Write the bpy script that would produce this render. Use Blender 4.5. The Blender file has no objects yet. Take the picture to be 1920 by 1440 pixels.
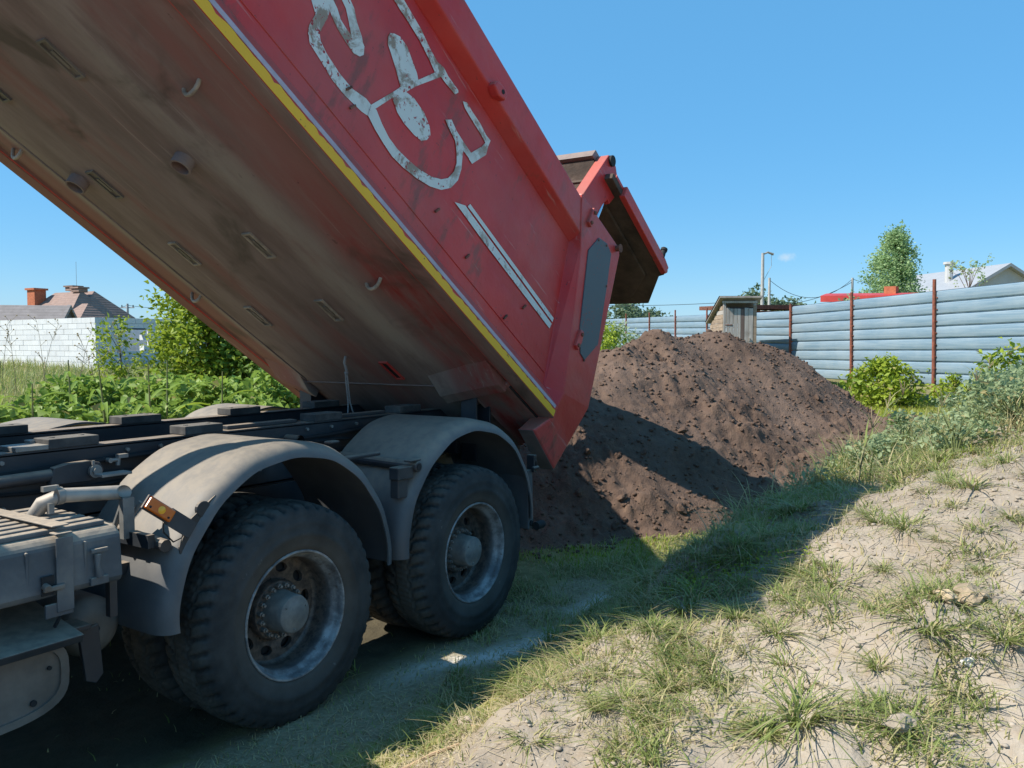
import bpy, bmesh, math, random
import numpy as np
from mathutils import Vector, Matrix

rng = np.random.default_rng(11)
random.seed(5)
SC = bpy.context.scene
COL = SC.collection
PI = math.pi
R = math.radians

# ------------------------------------------------------------------ camera, sky, sun, exposure
CAM = Vector((-2.7206, -3.0215, 1.8162))
YAW, PITCH = R(33.56), R(2.772)
cam_data = bpy.data.cameras.new('camera')
cam_data.sensor_width = 36.0
cam_data.lens = 36.0 * 1575.8 / 1920.0
cam_data.clip_start = 0.05
cam_data.clip_end = 6000.0
cam = bpy.data.objects.new('camera', cam_data)
COL.objects.link(cam)
SIN_Y, COS_Y = math.sin(YAW), math.cos(YAW)
fwd = Vector((math.cos(YAW) * math.cos(PITCH), math.sin(YAW) * math.cos(PITCH), -math.sin(PITCH)))
cam.location = CAM
cam.rotation_euler = fwd.to_track_quat('-Z', 'Y').to_euler()
SC.camera = cam

SUN_AZ, SUN_EL = R(-42.0), R(47.0)         # heading in which the light travels over the ground, height of the sun
world = bpy.data.worlds.new("World")
SC.world = world
world.use_nodes = True
wn, wl = world.node_tree.nodes, world.node_tree.links
bg = wn['Background']
sky = wn.new('ShaderNodeTexSky')
sky.sky_type = 'NISHITA'
sky.sun_disc = False
sky.sun_elevation = SUN_EL
to_sun = (-math.cos(SUN_AZ), -math.sin(SUN_AZ))
sky.sun_rotation = math.atan2(to_sun[0], to_sun[1])
sky.air_density = 1.0
sky.dust_density = 0.15
sky.ozone_density = 4.5
hs = wn.new('ShaderNodeHueSaturation')
hs.inputs['Saturation'].default_value = 1.3
wl.new(sky.outputs[0], hs.inputs['Color'])
# flat blue mixed in evens the sky out from zenith to horizon, all the way round
blue_mix = wn.new('ShaderNodeMix'); blue_mix.data_type = 'RGBA'; blue_mix.inputs[0].default_value = 0.6
wl.new(hs.outputs[0], blue_mix.inputs[6]); blue_mix.inputs[7].default_value = (1.10, 3.22, 5.55, 1)
# one small fair-weather cloud low over the fence
wtc = wn.new('ShaderNodeTexCoord'); cdv = (fwd + Vector((SIN_Y, -COS_Y, 0)) * 0.3236 + Vector((0, 0, 1)) * 0.150).normalized()
wd = wn.new('ShaderNodeVectorMath'); wd.operation = 'SUBTRACT'; wl.new(wtc.outputs['Generated'], wd.inputs[0]); wd.inputs[1].default_value = cdv
wmp = wn.new('ShaderNodeMapping'); wl.new(wd.outputs[0], wmp.inputs[0]); wmp.inputs['Scale'].default_value = (1, 1, 2.0)
wlen = wn.new('ShaderNodeVectorMath'); wlen.operation = 'LENGTH'; wl.new(wmp.outputs[0], wlen.inputs[0])
wno = wn.new('ShaderNodeTexNoise'); wno.inputs['Scale'].default_value = 130; wno.inputs['Detail'].default_value = 5; wl.new(wtc.outputs['Generated'], wno.inputs['Vector'])
wma = wn.new('ShaderNodeMath'); wma.operation = 'MULTIPLY_ADD'; wl.new(wno.outputs[0], wma.inputs[0]); wma.inputs[1].default_value = 0.016; wl.new(wlen.outputs['Value'], wma.inputs[2])
wmr = wn.new('ShaderNodeMapRange'); wmr.interpolation_type = 'SMOOTHSTEP'; wl.new(wma.outputs[0], wmr.inputs[0]); wmr.inputs[1].default_value = 0.020; wmr.inputs[2].default_value = 0.010; wmr.inputs[3].default_value = 0.0; wmr.inputs[4].default_value = 0.4
wmx = wn.new('ShaderNodeMix'); wmx.data_type = 'RGBA'; wl.new(wmr.outputs[0], wmx.inputs[0]); wl.new(blue_mix.outputs[2], wmx.inputs[6]); wmx.inputs[7].default_value = (5.2, 5.4, 5.6, 1)
wl.new(wmx.outputs[2], bg.inputs[0])
bg.inputs[1].default_value = 0.096

sun_data = bpy.data.lights.new('sun', 'SUN')
sun_data.energy = 4.2
sun_data.angle = R(0.5)
sun_data.color = (1.0, 0.94, 0.84)
sun = bpy.data.objects.new('sun', sun_data)
COL.objects.link(sun)
sun_dir = Vector((math.cos(SUN_AZ) * math.cos(SUN_EL), math.sin(SUN_AZ) * math.cos(SUN_EL), -math.sin(SUN_EL)))
sun.rotation_euler = sun_dir.to_track_quat('-Z', 'Y').to_euler()
sun.location = (-20, 20, 25)

SC.view_settings.view_transform = 'Standard'
SC.view_settings.look = 'None'
SC.view_settings.gamma = 1.0
SC.view_settings.use_curve_mapping = False
SC.view_settings.exposure = 0.78
SC.cycles.max_bounces = 6
SC.cycles.diffuse_bounces = 3
SC.cycles.glossy_bounces = 2
SC.cycles.transmission_bounces = 3
SC.cycles.transparent_max_bounces = 6
SC.cycles.use_denoising = True

# ------------------------------------------------------------------ helpers: objects
def tag(o, label=None, cat=None, group=None, kind=None):
    if label: o['label'] = label
    if cat: o['category'] = cat
    if group: o['group'] = group
    if kind: o['kind'] = kind
    return o

def empty(name, loc=(0, 0, 0), parent=None):
    o = bpy.data.objects.new(name, None)
    o.empty_display_size = 0.2
    COL.objects.link(o)
    if parent:
        o.parent = parent
        o.location = Vector(loc) - worldloc(parent)
    else:
        o.location = loc
    return o

def worldloc(o):
    v = Vector(o.location)
    while o.parent:
        o = o.parent
        v += Vector(o.location)
    return v

def children(o):
    return [c for c in bpy.data.objects if c.parent == o]

def copy_tree(o, parent=None):
    c = o.copy(); COL.objects.link(c)
    if parent: c.parent = parent
    for ch in children(o):
        copy_tree(ch, c)
    return c

def np_mesh(name, V, F, mat=None, smooth=False, attrs=None, mats=None, mat_idx=None):
    """V (n,3); F array (m,k) or list of arrays of equal-k faces."""
    V = np.asarray(V, dtype=np.float32)
    Fs = F if isinstance(F, list) else [F]
    Fs = [np.asarray(f, dtype=np.int32) for f in Fs if len(f)]
    me = bpy.data.meshes.new(name)
    nl = sum(f.size for f in Fs); npoly = sum(len(f) for f in Fs)
    me.vertices.add(len(V)); me.vertices.foreach_set('co', V.ravel())
    me.loops.add(nl); me.loops.foreach_set('vertex_index', np.concatenate([f.ravel() for f in Fs]))
    me.polygons.add(npoly)
    tot = np.concatenate([np.full(len(f), f.shape[1], dtype=np.int32) for f in Fs])
    start = np.concatenate([[0], np.cumsum(tot)[:-1]]).astype(np.int32)
    me.polygons.foreach_set('loop_start', start)
    me.polygons.foreach_set('loop_total', tot)
    if smooth:
        me.polygons.foreach_set('use_smooth', np.ones(npoly, dtype=bool))
    if mat: me.materials.append(mat)
    for m in (mats or []): me.materials.append(m)
    if mat_idx is not None: me.polygons.foreach_set('material_index', np.asarray(mat_idx, dtype=np.int32))
    for k, a in (attrs or {}).items():
        at = me.attributes.new(k, 'FLOAT', 'POINT')
        at.data.foreach_set('value', np.asarray(a, dtype=np.float32))
    me.update(calc_edges=True)
    me.validate()
    return me

def np_obj(name, V, F, mat, parent=None, smooth=False, attrs=None, base=None):
    V = np.asarray(V, dtype=np.float64)
    if parent: off = np.array(worldloc(parent))
    elif base is not None: off = np.array(base)
    else: off = np.zeros(3)
    me = np_mesh(name, V - off, F, mat, smooth, attrs)
    o = bpy.data.objects.new(name, me); COL.objects.link(o)
    if parent: o.parent = parent
    elif base is not None: o.location = base
    return o

class MB:
    """collects faces in world coordinates and links them as ONE mesh object"""
    def __init__(s): s.v = []; s.f = []
    def add(s, verts, faces, M=None):
        k = len(s.v)
        for p in verts:
            p = Vector(p)
            s.v.append(M @ p if M else p)
        s.f += [tuple(i + k for i in f) for f in faces]
        return s
    def box(s, c, size, M=None):
        x, y, z = (a / 2 for a in size); c = Vector(c)
        vs = [c + Vector((sx * x, sy * y, sz * z)) for sx in (-1, 1) for sy in (-1, 1) for sz in (-1, 1)]
        return s.add(vs, [(0, 1, 3, 2), (4, 6, 7, 5), (0, 4, 5, 1), (2, 3, 7, 6), (0, 2, 6, 4), (1, 5, 7, 3)], M)
    def prism(s, poly, a, b, M=None):
        """poly: list of points (2-D) mapped by functions a(p), b(p) to the two end faces"""
        n = len(poly)
        vs = [a(p) for p in poly] + [b(p) for p in poly]
        fs = [tuple(range(n))[::-1], tuple(range(n, 2 * n))] + [(i, (i + 1) % n, n + (i + 1) % n, n + i) for i in range(n)]
        return s.add(vs, fs, M)
    def tube(s, pts, r, n=8, cap=True, M=None):
        pts = [Vector(p) for p in pts]
        rs = r if isinstance(r, (list, tuple)) else [r] * len(pts)
        vs = []; fs = []
        up = Vector((0, 0, 1))
        prev = None
        for i, p in enumerate(pts):
            t = (pts[min(i + 1, len(pts) - 1)] - pts[max(i - 1, 0)]).normalized()
            if prev is None:
                a = t.cross(up)
                if a.length < 1e-3: a = t.cross(Vector((1, 0, 0)))
                a.normalize()
            else:
                a = (prev - t * prev.dot(t)).normalized()
            prev = a
            b = t.cross(a)
            for k in range(n):
                th = 2 * PI * k / n
                vs.append(p + (a * math.cos(th) + b * math.sin(th)) * rs[i])
        for i in range(len(pts) - 1):
            for k in range(n):
                fs.append((i * n + k, i * n + (k + 1) % n, (i + 1) * n + (k + 1) % n, (i + 1) * n + k))
        if cap:
            fs.append(tuple(range(n))[::-1]); fs.append(tuple(range((len(pts) - 1) * n, len(pts) * n)))
        return s.add(vs, fs, M)
    def lathe(s, prof, n=32, M=None, closed=False):
        """prof: (radius, axial) about local Y axis"""
        vs = []; fs = []; m = len(prof)
        for k in range(n):
            th = 2 * PI * k / n
            for (r, y) in prof:
                vs.append((r * math.cos(th), y, r * math.sin(th)))
        for k in range(n):
            k2 = (k + 1) % n
            for i in range(m - 1):
                fs.append((k * m + i, k * m + i + 1, k2 * m + i + 1, k2 * m + i))
        return s.add(vs, fs, M)
    def build(s, name, mat, parent=None, smooth=False, bevel=0, base=None, fixn=True):
        off = worldloc(parent) if parent else (Vector(base) if base is not None else Vector((0, 0, 0)))
        me = bpy.data.meshes.new(name)
        me.from_pydata([tuple(v - off) for v in s.v], [], s.f)
        if fixn:
            bm = bmesh.new(); bm.from_mesh(me)
            bmesh.ops.recalc_face_normals(bm, faces=bm.faces)
            bm.to_mesh(me); bm.free()
        me.materials.append(mat)
        if smooth:
            me.polygons.foreach_set('use_smooth', [True] * len(me.polygons))
            try: me.set_sharp_from_angle(angle=R(40))
            except Exception: pass
        me.update()
        o = bpy.data.objects.new(name, me); COL.objects.link(o)
        if parent: o.parent = parent
        elif base is not None: o.location = base
        if bevel:
            b = o.modifiers.new('bevel', 'BEVEL'); b.width = bevel; b.segments = 2; b.limit_method = 'ANGLE'; b.angle_limit = R(35)
        return o

# ------------------------------------------------------------------ helpers: noise
def _hash(ix, iy, seed):
    h = (ix.astype(np.int64) * 374761393 + iy.astype(np.int64) * 668265263 + seed * 1442695041) & 0xFFFFFFFF
    h = ((h ^ (h >> 13)) * 1274126177) & 0xFFFFFFFF
    return ((h ^ (h >> 16)) & 0xFFFF) / 65535.0
def vnoise(x, y, seed=0):
    x = np.asarray(x, float); y = np.asarray(y, float)
    ix = np.floor(x).astype(np.int64); iy = np.floor(y).astype(np.int64)
    fx = x - ix; fy = y - iy
    fx = fx * fx * fx * (fx * (fx * 6 - 15) + 10); fy = fy * fy * fy * (fy * (fy * 6 - 15) + 10)
    a = _hash(ix, iy, seed); b = _hash(ix + 1, iy, seed); c = _hash(ix, iy + 1, seed); d = _hash(ix + 1, iy + 1, seed)
    return (a * (1 - fx) + b * fx) * (1 - fy) + (c * (1 - fx) + d * fx) * fy
def fbm(x, y, seed=0, octv=4, gain=0.5):
    s = 0; a = 1; t = 0
    for o in range(octv):
        ca, sa = math.cos(o * 0.9), math.sin(o * 0.9)
        s = s + a * vnoise((x * ca - y * sa) * 2 ** o, (x * sa + y * ca) * 2 ** o, seed + o * 17); t += a; a *= gain
    return s / t
def cells(x, y, seed=0):
    """distance to the nearest and second nearest of scattered points, and the nearest one's own random value"""
    x = np.asarray(x, float); y = np.asarray(y, float); ix = np.floor(x).astype(np.int64); iy = np.floor(y).astype(np.int64)
    f1 = np.full(x.shape, 9.0); f2 = np.full(x.shape, 9.0); cid = np.zeros(x.shape)
    for dx in (-1, 0, 1):
        for dy in (-1, 0, 1):
            cx, cy = ix + dx, iy + dy
            d = np.hypot(cx + _hash(cx, cy, seed) - x, cy + _hash(cx, cy, seed + 7) - y)
            near = d < f1
            f2 = np.where(near, f1, np.minimum(f2, d)); cid = np.where(near, _hash(cx, cy, seed + 13), cid); f1 = np.where(near, d, f1)
    return f1, f2, cid
def sstep(a, b, x):
    t = np.clip((np.asarray(x, float) - a) / (b - a), 0, 1)
    return t * t * (3 - 2 * t)

# layout frame of the site: distances right of and ahead of where the photographer stands
CY, SY = math.cos(YAW), math.sin(YAW)
def site(r, f):
    return (CAM.x + f * CY + r * SY, CAM.y + f * SY - r * CY)
def site_inv(X, Y):
    dx = np.asarray(X) - CAM.x; dy = np.asarray(Y) - CAM.y
    return dx * SY - dy * CY, dx * CY + dy * SY

# ------------------------------------------------------------------ helpers: materials
class NT:
    def __init__(s, name):
        s.m = bpy.data.materials.new(name); s.m.use_nodes = True
        s.n = s.m.node_tree.nodes; s.l = s.m.node_tree.links
        s.n.clear()
        s.out = s.n.new('ShaderNodeOutputMaterial')
        s.p = s.n.new('ShaderNodeBsdfPrincipled')
        s.l.new(s.p.outputs[0], s.out.inputs[0])
        g = s.n.new('ShaderNodeNewGeometry'); s.pos = g.outputs['Position']; s.nor = g.outputs['Normal']; s.geo = g
    def set(s, sock, v):
        if isinstance(v, (int, float)): sock.default_value = v
        elif isinstance(v, tuple): sock.default_value = v if len(v) == 4 or sock.type == 'VECTOR' else (*v, 1)
        else: s.l.new(v, sock)
    def math(s, op, a, b=0.0, clamp=False):
        n = s.n.new('ShaderNodeMath'); n.operation = op; n.use_clamp = clamp
        s.set(n.inputs[0], a); s.set(n.inputs[1], b); return n.outputs[0]
    def vmath(s, op, a, b=(0, 0, 0)):
        n = s.n.new('ShaderNodeVectorMath'); n.operation = op
        s.set(n.inputs[0], a); s.set(n.inputs[1], b)
        return n.outputs['Value'] if op == 'DOT_PRODUCT' else n.outputs[0]
    def noise(s, scale, detail=4, rough=0.55, vec=None, dist=0.0, color=False):
        n = s.n.new('ShaderNodeTexNoise'); n.inputs['Scale'].default_value = scale
        n.inputs['Detail'].default_value = detail; n.inputs['Roughness'].default_value = rough
        n.inputs['Distortion'].default_value = dist
        s.l.new(vec if vec is not None else s.pos, n.inputs['Vector'])
        return n.outputs[1 if color else 0]
    def voro(s, scale, vec=None, feature='F1'):
        n = s.n.new('ShaderNodeTexVoronoi'); n.inputs['Scale'].default_value = scale; n.feature = feature
        s.l.new(vec if vec is not None else s.pos, n.inputs['Vector']); return n.outputs[0]
    def ramp(s, fac, lo, hi, smooth=True):
        n = s.n.new('ShaderNodeMapRange'); n.interpolation_type = 'SMOOTHSTEP' if smooth else 'LINEAR'
        s.set(n.inputs[0], fac); n.inputs[1].default_value = lo; n.inputs[2].default_value = hi; return n.outputs[0]
    def mix(s, fac, a, b):
        n = s.n.new('ShaderNodeMix'); n.data_type = 'RGBA'
        s.set(n.inputs[0], fac); s.set(n.inputs[6], a); s.set(n.inputs[7], b); return n.outputs[2]
    def scale(s, vec, sc):
        n = s.n.new('ShaderNodeMapping'); s.l.new(vec, n.inputs[0]); n.inputs['Scale'].default_value = sc; return n.outputs[0]
    def attr(s, name):
        n = s.n.new('ShaderNodeAttribute'); n.attribute_name = name; return n.outputs['Fac']
    def upness(s, lo=0.2, hi=0.9):
        sep = s.n.new('ShaderNodeSeparateXYZ'); s.l.new(s.nor, sep.inputs[0]); return s.ramp(sep.outputs[2], lo, hi)
    def bump(s, h, strength=0.3, dist=0.02):
        n = s.n.new('ShaderNodeBump'); n.inputs['Strength'].default_value = strength; n.inputs['Distance'].default_value = dist
        s.l.new(h, n.inputs['Height']); s.l.new(n.outputs[0], s.p.inputs['Normal'])
    def fin(s, col, rough=0.6, metal=0.0, spec=None):
        s.set(s.p.inputs['Base Color'], col); s.set(s.p.inputs['Roughness'], rough); s.set(s.p.inputs['Metallic'], metal)
        if spec is not None: s.p.inputs['Specular IOR Level'].default_value = spec
        return s.m

def plain(name, col, rough=0.7, var=0.25, sc=8, metal=0, bump=0.0):
    t = NT(name)
    dark = tuple(c * (1 - var) for c in col); lite = tuple(min(1, c * (1 + var)) for c in col)
    n = t.noise(sc, 5, 0.6)
    c = t.mix(t.ramp(n, 0.3, 0.7), dark, lite)
    if bump: t.bump(t.noise(sc * 6, 4), bump, 0.01)
    return t.fin(c, rough, metal)

def dusty(name, col, dust=(0.36, 0.28, 0.20), rough=0.6, amount=0.75, film=0.18, sc=3, metal=0, bump=0.15):
    """painted or rubber surface with road dust lying on what faces up and a thin film elsewhere"""
    t = NT(name)
    n1 = t.noise(sc, 6, 0.6); n2 = t.noise(sc * 9, 4, 0.6)
    base = t.mix(t.ramp(n1, 0.35, 0.7), tuple(c * 0.8 for c in col), tuple(c * 1.2 for c in col))
    f = t.math('MULTIPLY', t.upness(0.15, 0.85), amount)
    f = t.math('ADD', f, t.math('MULTIPLY', t.ramp(n1, 0.4, 0.75), film))
    f = t.math('MULTIPLY', f, t.math('ADD', t.math('MULTIPLY', t.ramp(n2, 0.3, 0.65), 0.35), 0.65), True)
    c = t.mix(f, base, dust)
    if bump: t.bump(n2, bump, 0.004)
    return t.fin(c, t.math('ADD', t.math('MULTIPLY', f, 0.3), rough, True), metal)

M = {}
TH = R(33.63)
BO = Vector((2.6, 0, 1.15)); BD = Vector((math.cos(TH), 0, -math.sin(TH))); BN = Vector((math.sin(TH), 0, math.cos(TH)))
def B(u, v, w): return BO + BD * u + Vector((0, v, 0)) + BN * w

def bedvec(t):
    p = t.vmath('SUBTRACT', t.pos, tuple(BO))
    c = t.n.new('ShaderNodeCombineXYZ')
    t.l.new(t.vmath('DOT_PRODUCT', p, tuple(BD)), c.inputs[0]); t.l.new(t.vmath('DOT_PRODUCT', p, (0, 1, 0)), c.inputs[1])
    t.l.new(t.vmath('DOT_PRODUCT', p, tuple(BN)), c.inputs[2]); return c.outputs[0]

def mat_red(name='red_paint', dustf=0.35):
    t = NT(name); bv = bedvec(t)
    n1 = t.noise(1.6, 5, 0.6, bv); n2 = t.noise(7, 5, 0.65, bv); n3 = t.noise(38, 4, 0.6, bv)
    c = t.mix(t.ramp(n1, 0.3, 0.7), (0.46, 0.020, 0.020), (0.58, 0.032, 0.027))
    film = t.math('MULTIPLY', t.ramp(t.noise(0.9, 4, 0.55, t.scale(bv, (1, 1, 1.6))), 0.35, 0.7), dustf)
    c = t.mix(film, c, (0.38, 0.15, 0.13))
    st = t.noise(5, 6, 0.7, t.scale(bv, (1, 1, 0.35)))
    spots = t.math('MULTIPLY', t.ramp(st, 0.53, 0.66), t.ramp(t.noise(1.3, 2, 0.5, bv), 0.44, 0.58))
    c = t.mix(t.math('MULTIPLY', spots, 0.62), c, (0.115, 0.062, 0.042))
    chip = t.math('MULTIPLY', t.ramp(n3, 0.66, 0.70), t.ramp(n2, 0.48, 0.58))
    c = t.mix(chip, c, (0.06, 0.03, 0.025))
    scr = t.noise(14, 5, 0.6, t.scale(bv, (0.12, 1, 1.6)))
    c = t.mix(t.math('MULTIPLY', t.ramp(scr, 0.64, 0.72), 0.45), c, (0.5, 0.3, 0.27))
    c = t.mix(t.math('MULTIPLY', t.upness(0.3, 0.95), 0.55), c, (0.38, 0.24, 0.17))
    t.bump(t.math('ADD', t.math('MULTIPLY', n1, 3.0), t.math('MULTIPLY', n3, 0.10)), 0.30, 0.022)
    return t.fin(c, t.math('ADD', t.math('MULTIPLY', n2, 0.25), 0.33), 0, 0.45)
M['red'] = mat_red()

def mat_under():
    t = NT('muddy_red_underside'); bv = bedvec(t)
    n = t.noise(0.9, 6, 0.62, t.scale(bv, (0.32, 2.0, 2.0)))
    n2 = t.noise(3.2, 6, 0.65, t.scale(bv, (0.35, 1.6, 1.6)))
    n3 = t.noise(30, 4, 0.6, bv)
    sep = t.n.new('ShaderNodeSeparateXYZ'); t.l.new(bv, sep.inputs[0])
    v = sep.outputs[1]
    c = t.mix(t.ramp(n2, 0.3, 0.7), (0.180, 0.128, 0.112), (0.270, 0.208, 0.184))
    # clean red where mud was rubbed off near the sides, greasy mud and pale dust along the folds
    redf = t.math('MULTIPLY', t.ramp(n, 0.46, 0.62), 0.75)
    c = t.mix(redf, c, (0.255, 0.105, 0.090))
    nearred = t.math('MULTIPLY', t.math('SUBTRACT', 1.0, t.ramp(t.math('ABSOLUTE', t.math('SUBTRACT', v, 0.28)), 0.04, 0.24)), t.ramp(t.math('ADD', sep.outputs[0], t.math('MULTIPLY', n2, 1.6)), -2.2, -0.6))
    c = t.mix(t.math('MULTIPLY', nearred, t.ramp(n2, 0.3, 0.62)), c, (0.25, 0.018, 0.015))
    farred = t.ramp(t.math('ADD', v, t.math('MULTIPLY', n2, 0.04)), 1.88, 1.92)
    c = t.mix(t.math('MULTIPLY', farred, 0.75), c, (0.225, 0.088, 0.075))
    fold = t.math('SUBTRACT', 1.0, t.ramp(t.math('ABSOLUTE', t.math('SUBTRACT', t.math('ABSOLUTE', t.math('SUBTRACT', v, 1.25)), 0.66)), 0.0, 0.17))
    c = t.mix(t.math('MULTIPLY', fold, t.ramp(n2, 0.25, 0.6)), c, (0.30, 0.255, 0.21))
    streak = t.math('MULTIPLY', t.ramp(t.noise(22, 5, 0.7, t.scale(bv, (0.06, 1.5, 1.0))), 0.58, 0.70), t.ramp(t.noise(1.1, 3, 0.5, bv), 0.42, 0.62))
    c = t.mix(t.math('MULTIPLY', streak, 0.55), c, (0.40, 0.31, 0.27))
    dk = t.ramp(t.noise(1.5, 5, 0.6, t.scale(bv, (0.8, 1, 1)), 0.6), 0.56, 0.70)
    c = t.mix(t.math('MULTIPLY', dk, 0.72), c, (0.075, 0.060, 0.046))
    specks = t.math('MULTIPLY', t.ramp(t.noise(16, 5, 0.7, t.scale(bv, (0.5, 1, 1))), 0.66, 0.71), t.ramp(n, 0.4, 0.6))
    c = t.mix(t.math('MULTIPLY', specks, 0.7), c, (0.05, 0.028, 0.022))
    t.bump(t.math('ADD', n2, t.math('MULTIPLY', n3, 0.25)), 0.3, 0.02)
    return t.fin(c, 0.72, 0, 0.3)
M['under'] = mat_under()

def mat_chipped(name, col, thr=0.60, rust=(0.20, 0.12, 0.055), under=(0.33, 0.03, 0.03), dust=0.25, chip=0.81):
    t = NT(name); bv = bedvec(t)
    n1 = t.noise(6.5, 6, 0.68, bv, 0.4); n2 = t.noise(2.4, 3, 0.5, bv); n3 = t.noise(45, 4, 0.6, bv)
    c = t.mix(t.math('MULTIPLY', t.noise(5, 4, 0.6, bv), dust), col, tuple(a * 0.7 for a in col))
    r = t.math('MULTIPLY', t.ramp(n1, thr - 0.04, thr + 0.06), t.ramp(n2, 0.38, 0.54))
    c = t.mix(t.math('MULTIPLY', r, 0.8), c, rust)
    ch = t.ramp(t.math('ADD', n3, t.math('MULTIPLY', n2, 0.35)), chip, chip + 0.03)
    c = t.mix(ch, c, under)
    return t.fin(c, 0.55)
M['white_paint'] = mat_chipped('white_lettering_paint', (0.62, 0.67, 0.64), 0.535)
M['yellow'] = mat_chipped('yellow_reflective_strip', (0.80, 0.46, 0.012), 0.72, (0.2, 0.1, 0.03), (0.12, 0.06, 0.03), 0.4, 0.86)
M['grey_strip'] = plain('grey_strip', (0.40, 0.36, 0.42), 0.5, 0.12, 10)
M['patch'] = mat_chipped('grey_repair_plate', (0.085, 0.105, 0.12), 0.66, (0.16, 0.09, 0.06), (0.22, 0.05, 0.05), 0.5)
M['fin'] = dusty('worn_fin_steel', (0.17, 0.13, 0.12), (0.3, 0.22, 0.18), 0.5, 0.5, 0.4, 4)
M['gate_in'] = plain('soil_caked_steel', (0.075, 0.052, 0.038), 0.85, 0.45, 4, 0, 0.6)
M['bed_in'] = plain('soil_worn_steel', (0.12, 0.09, 0.075), 0.6, 0.3, 3)
M['chassis'] = dusty('chassis_paint', (0.020, 0.025, 0.032), (0.34, 0.27, 0.20), 0.5, 0.8, 0.10, 2.5)
M['fender'] = dusty('fender_plastic', (0.090, 0.096, 0.104), (0.36, 0.295, 0.215), 0.5, 0.62, 0.16, 2.0)
M['boxplastic'] = dusty('box_plastic', (0.075, 0.085, 0.095), (0.42, 0.34, 0.25), 0.55, 0.85, 0.25, 4)
M['pad'] = dusty('rubber_pad', (0.05, 0.05, 0.05), (0.26, 0.23, 0.19), 0.8, 0.5, 0.3, 8)
M['steel'] = dusty('bare_steel', (0.22, 0.22, 0.21), (0.42, 0.36, 0.28), 0.45, 0.5, 0.35, 6, 0.3)
M['pipe'] = dusty('exhaust_pipe_steel', (0.33, 0.31, 0.28), (0.45, 0.38, 0.3), 0.5, 0.4, 0.4, 7, 0.2)
M['tank'] = dusty('tank_paint', (0.12, 0.105, 0.09), (0.25, 0.20, 0.16), 0.5, 0.5, 0.5, 4)
M['rod'] = plain('chromed_rod', (0.7, 0.72, 0.75), 0.18, 0.05, 5, 1.0)
M['palesteel'] = plain('scraped_frame_steel', (0.30, 0.25, 0.195), 0.6, 0.35, 14)
M['dark'] = plain('dark_void_steel', (0.015, 0.015, 0.016), 0.8, 0.2)
M['cable'] = plain('grey_cable', (0.22, 0.21, 0.20), 0.6, 0.2)
M['rusty'] = plain('rusty_steel', (0.16, 0.065, 0.04), 0.8, 0.4, 20, 0, 0.3)

def mat_tyre():
    t = NT('dusty_tyre_rubber')
    n1 = t.noise(5, 6, 0.65); n2 = t.noise(60, 4, 0.6)
    tc = t.n.new('ShaderNodeTexCoord'); o = tc.outputs['Object']
    sep = t.n.new('ShaderNodeSeparateXYZ'); t.l.new(o, sep.inputs[0])
    rad = t.math('SQRT', t.math('ADD', t.math('POWER', sep.outputs[0], 2.0), t.math('POWER', sep.outputs[2], 2.0)))
    c = t.mix(t.ramp(n1, 0.3, 0.7), (0.024, 0.024, 0.024), (0.058, 0.056, 0.053))
    tread = t.math('MULTIPLY', t.ramp(rad, 0.500, 0.531), t.ramp(n1, 0.25, 0.6))
    c = t.mix(t.math('MULTIPLY', tread, 0.30), c, (0.24, 0.21, 0.17))
    bead = t.math('SUBTRACT', 1.0, t.ramp(rad, 0.32, 0.42))
    c = t.mix(t.math('MULTIPLY', bead, 0.28), c, (0.16, 0.13, 0.10))
    sp = t.math('MULTIPLY', t.ramp(t.noise(26, 4, 0.7), 0.66, 0.72), t.ramp(n1, 0.5, 0.62))
    c = t.mix(t.math('MULTIPLY', sp, 0.5), c, (0.26, 0.25, 0.23))
    t.bump(t.math('ADD', n1, t.math('MULTIPLY', n2, 0.4)), 0.25, 0.006)
    return t.fin(c, 0.78, 0, 0.3)
M['tyre'] = mat_tyre()

def mat_rim():
    t = NT('worn_rim_steel')
    tc = t.n.new('ShaderNodeTexCoord'); o = tc.outputs['Object']
    sep = t.n.new('ShaderNodeSeparateXYZ'); t.l.new(o, sep.inputs[0])
    n1 = t.noise(7, 6, 0.65); n2 = t.noise(30, 4, 0.65)
    c = t.mix(t.ramp(n1, 0.3, 0.7), (0.11, 0.11, 0.115), (0.2, 0.195, 0.19))
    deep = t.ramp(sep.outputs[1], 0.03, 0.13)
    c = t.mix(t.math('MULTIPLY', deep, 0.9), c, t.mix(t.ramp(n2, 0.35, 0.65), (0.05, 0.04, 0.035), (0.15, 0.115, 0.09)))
    lip = t.math('MULTIPLY', t.math('SUBTRACT', 1.0, t.ramp(sep.outputs[1], 0.035, 0.10)), t.ramp(n1, 0.38, 0.62))
    c = t.mix(t.math('MULTIPLY', lip, 0.7), c, (0.42, 0.42, 0.42))
    rust = t.math('MULTIPLY', t.ramp(n2, 0.6, 0.68), 0.7)
    c = t.mix(rust, c, (0.10, 0.065, 0.045))
    t.bump(n2, 0.2, 0.004)
    return t.fin(c, 0.5, 0.25)
M['rim'] = mat_rim()
M['hub'] = dusty('hub_cap_paint', (0.17, 0.165, 0.155), (0.30, 0.26, 0.21), 0.6, 0.3, 0.5, 12)
M['nut'] = dusty('wheel_nut_steel', (0.26, 0.24, 0.22), (0.3, 0.25, 0.2), 0.45, 0.3, 0.6, 25, 0.4)

# ------------------------------------------------------------------ the ground
def lane_base(X, Y):
    r, f = site_inv(X, Y)
    d = np.maximum(f - 6.0, 0)
    return 0.036 * np.minimum(d, 26) + 0.012 * np.clip(d - 26, 0, 60)

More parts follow.
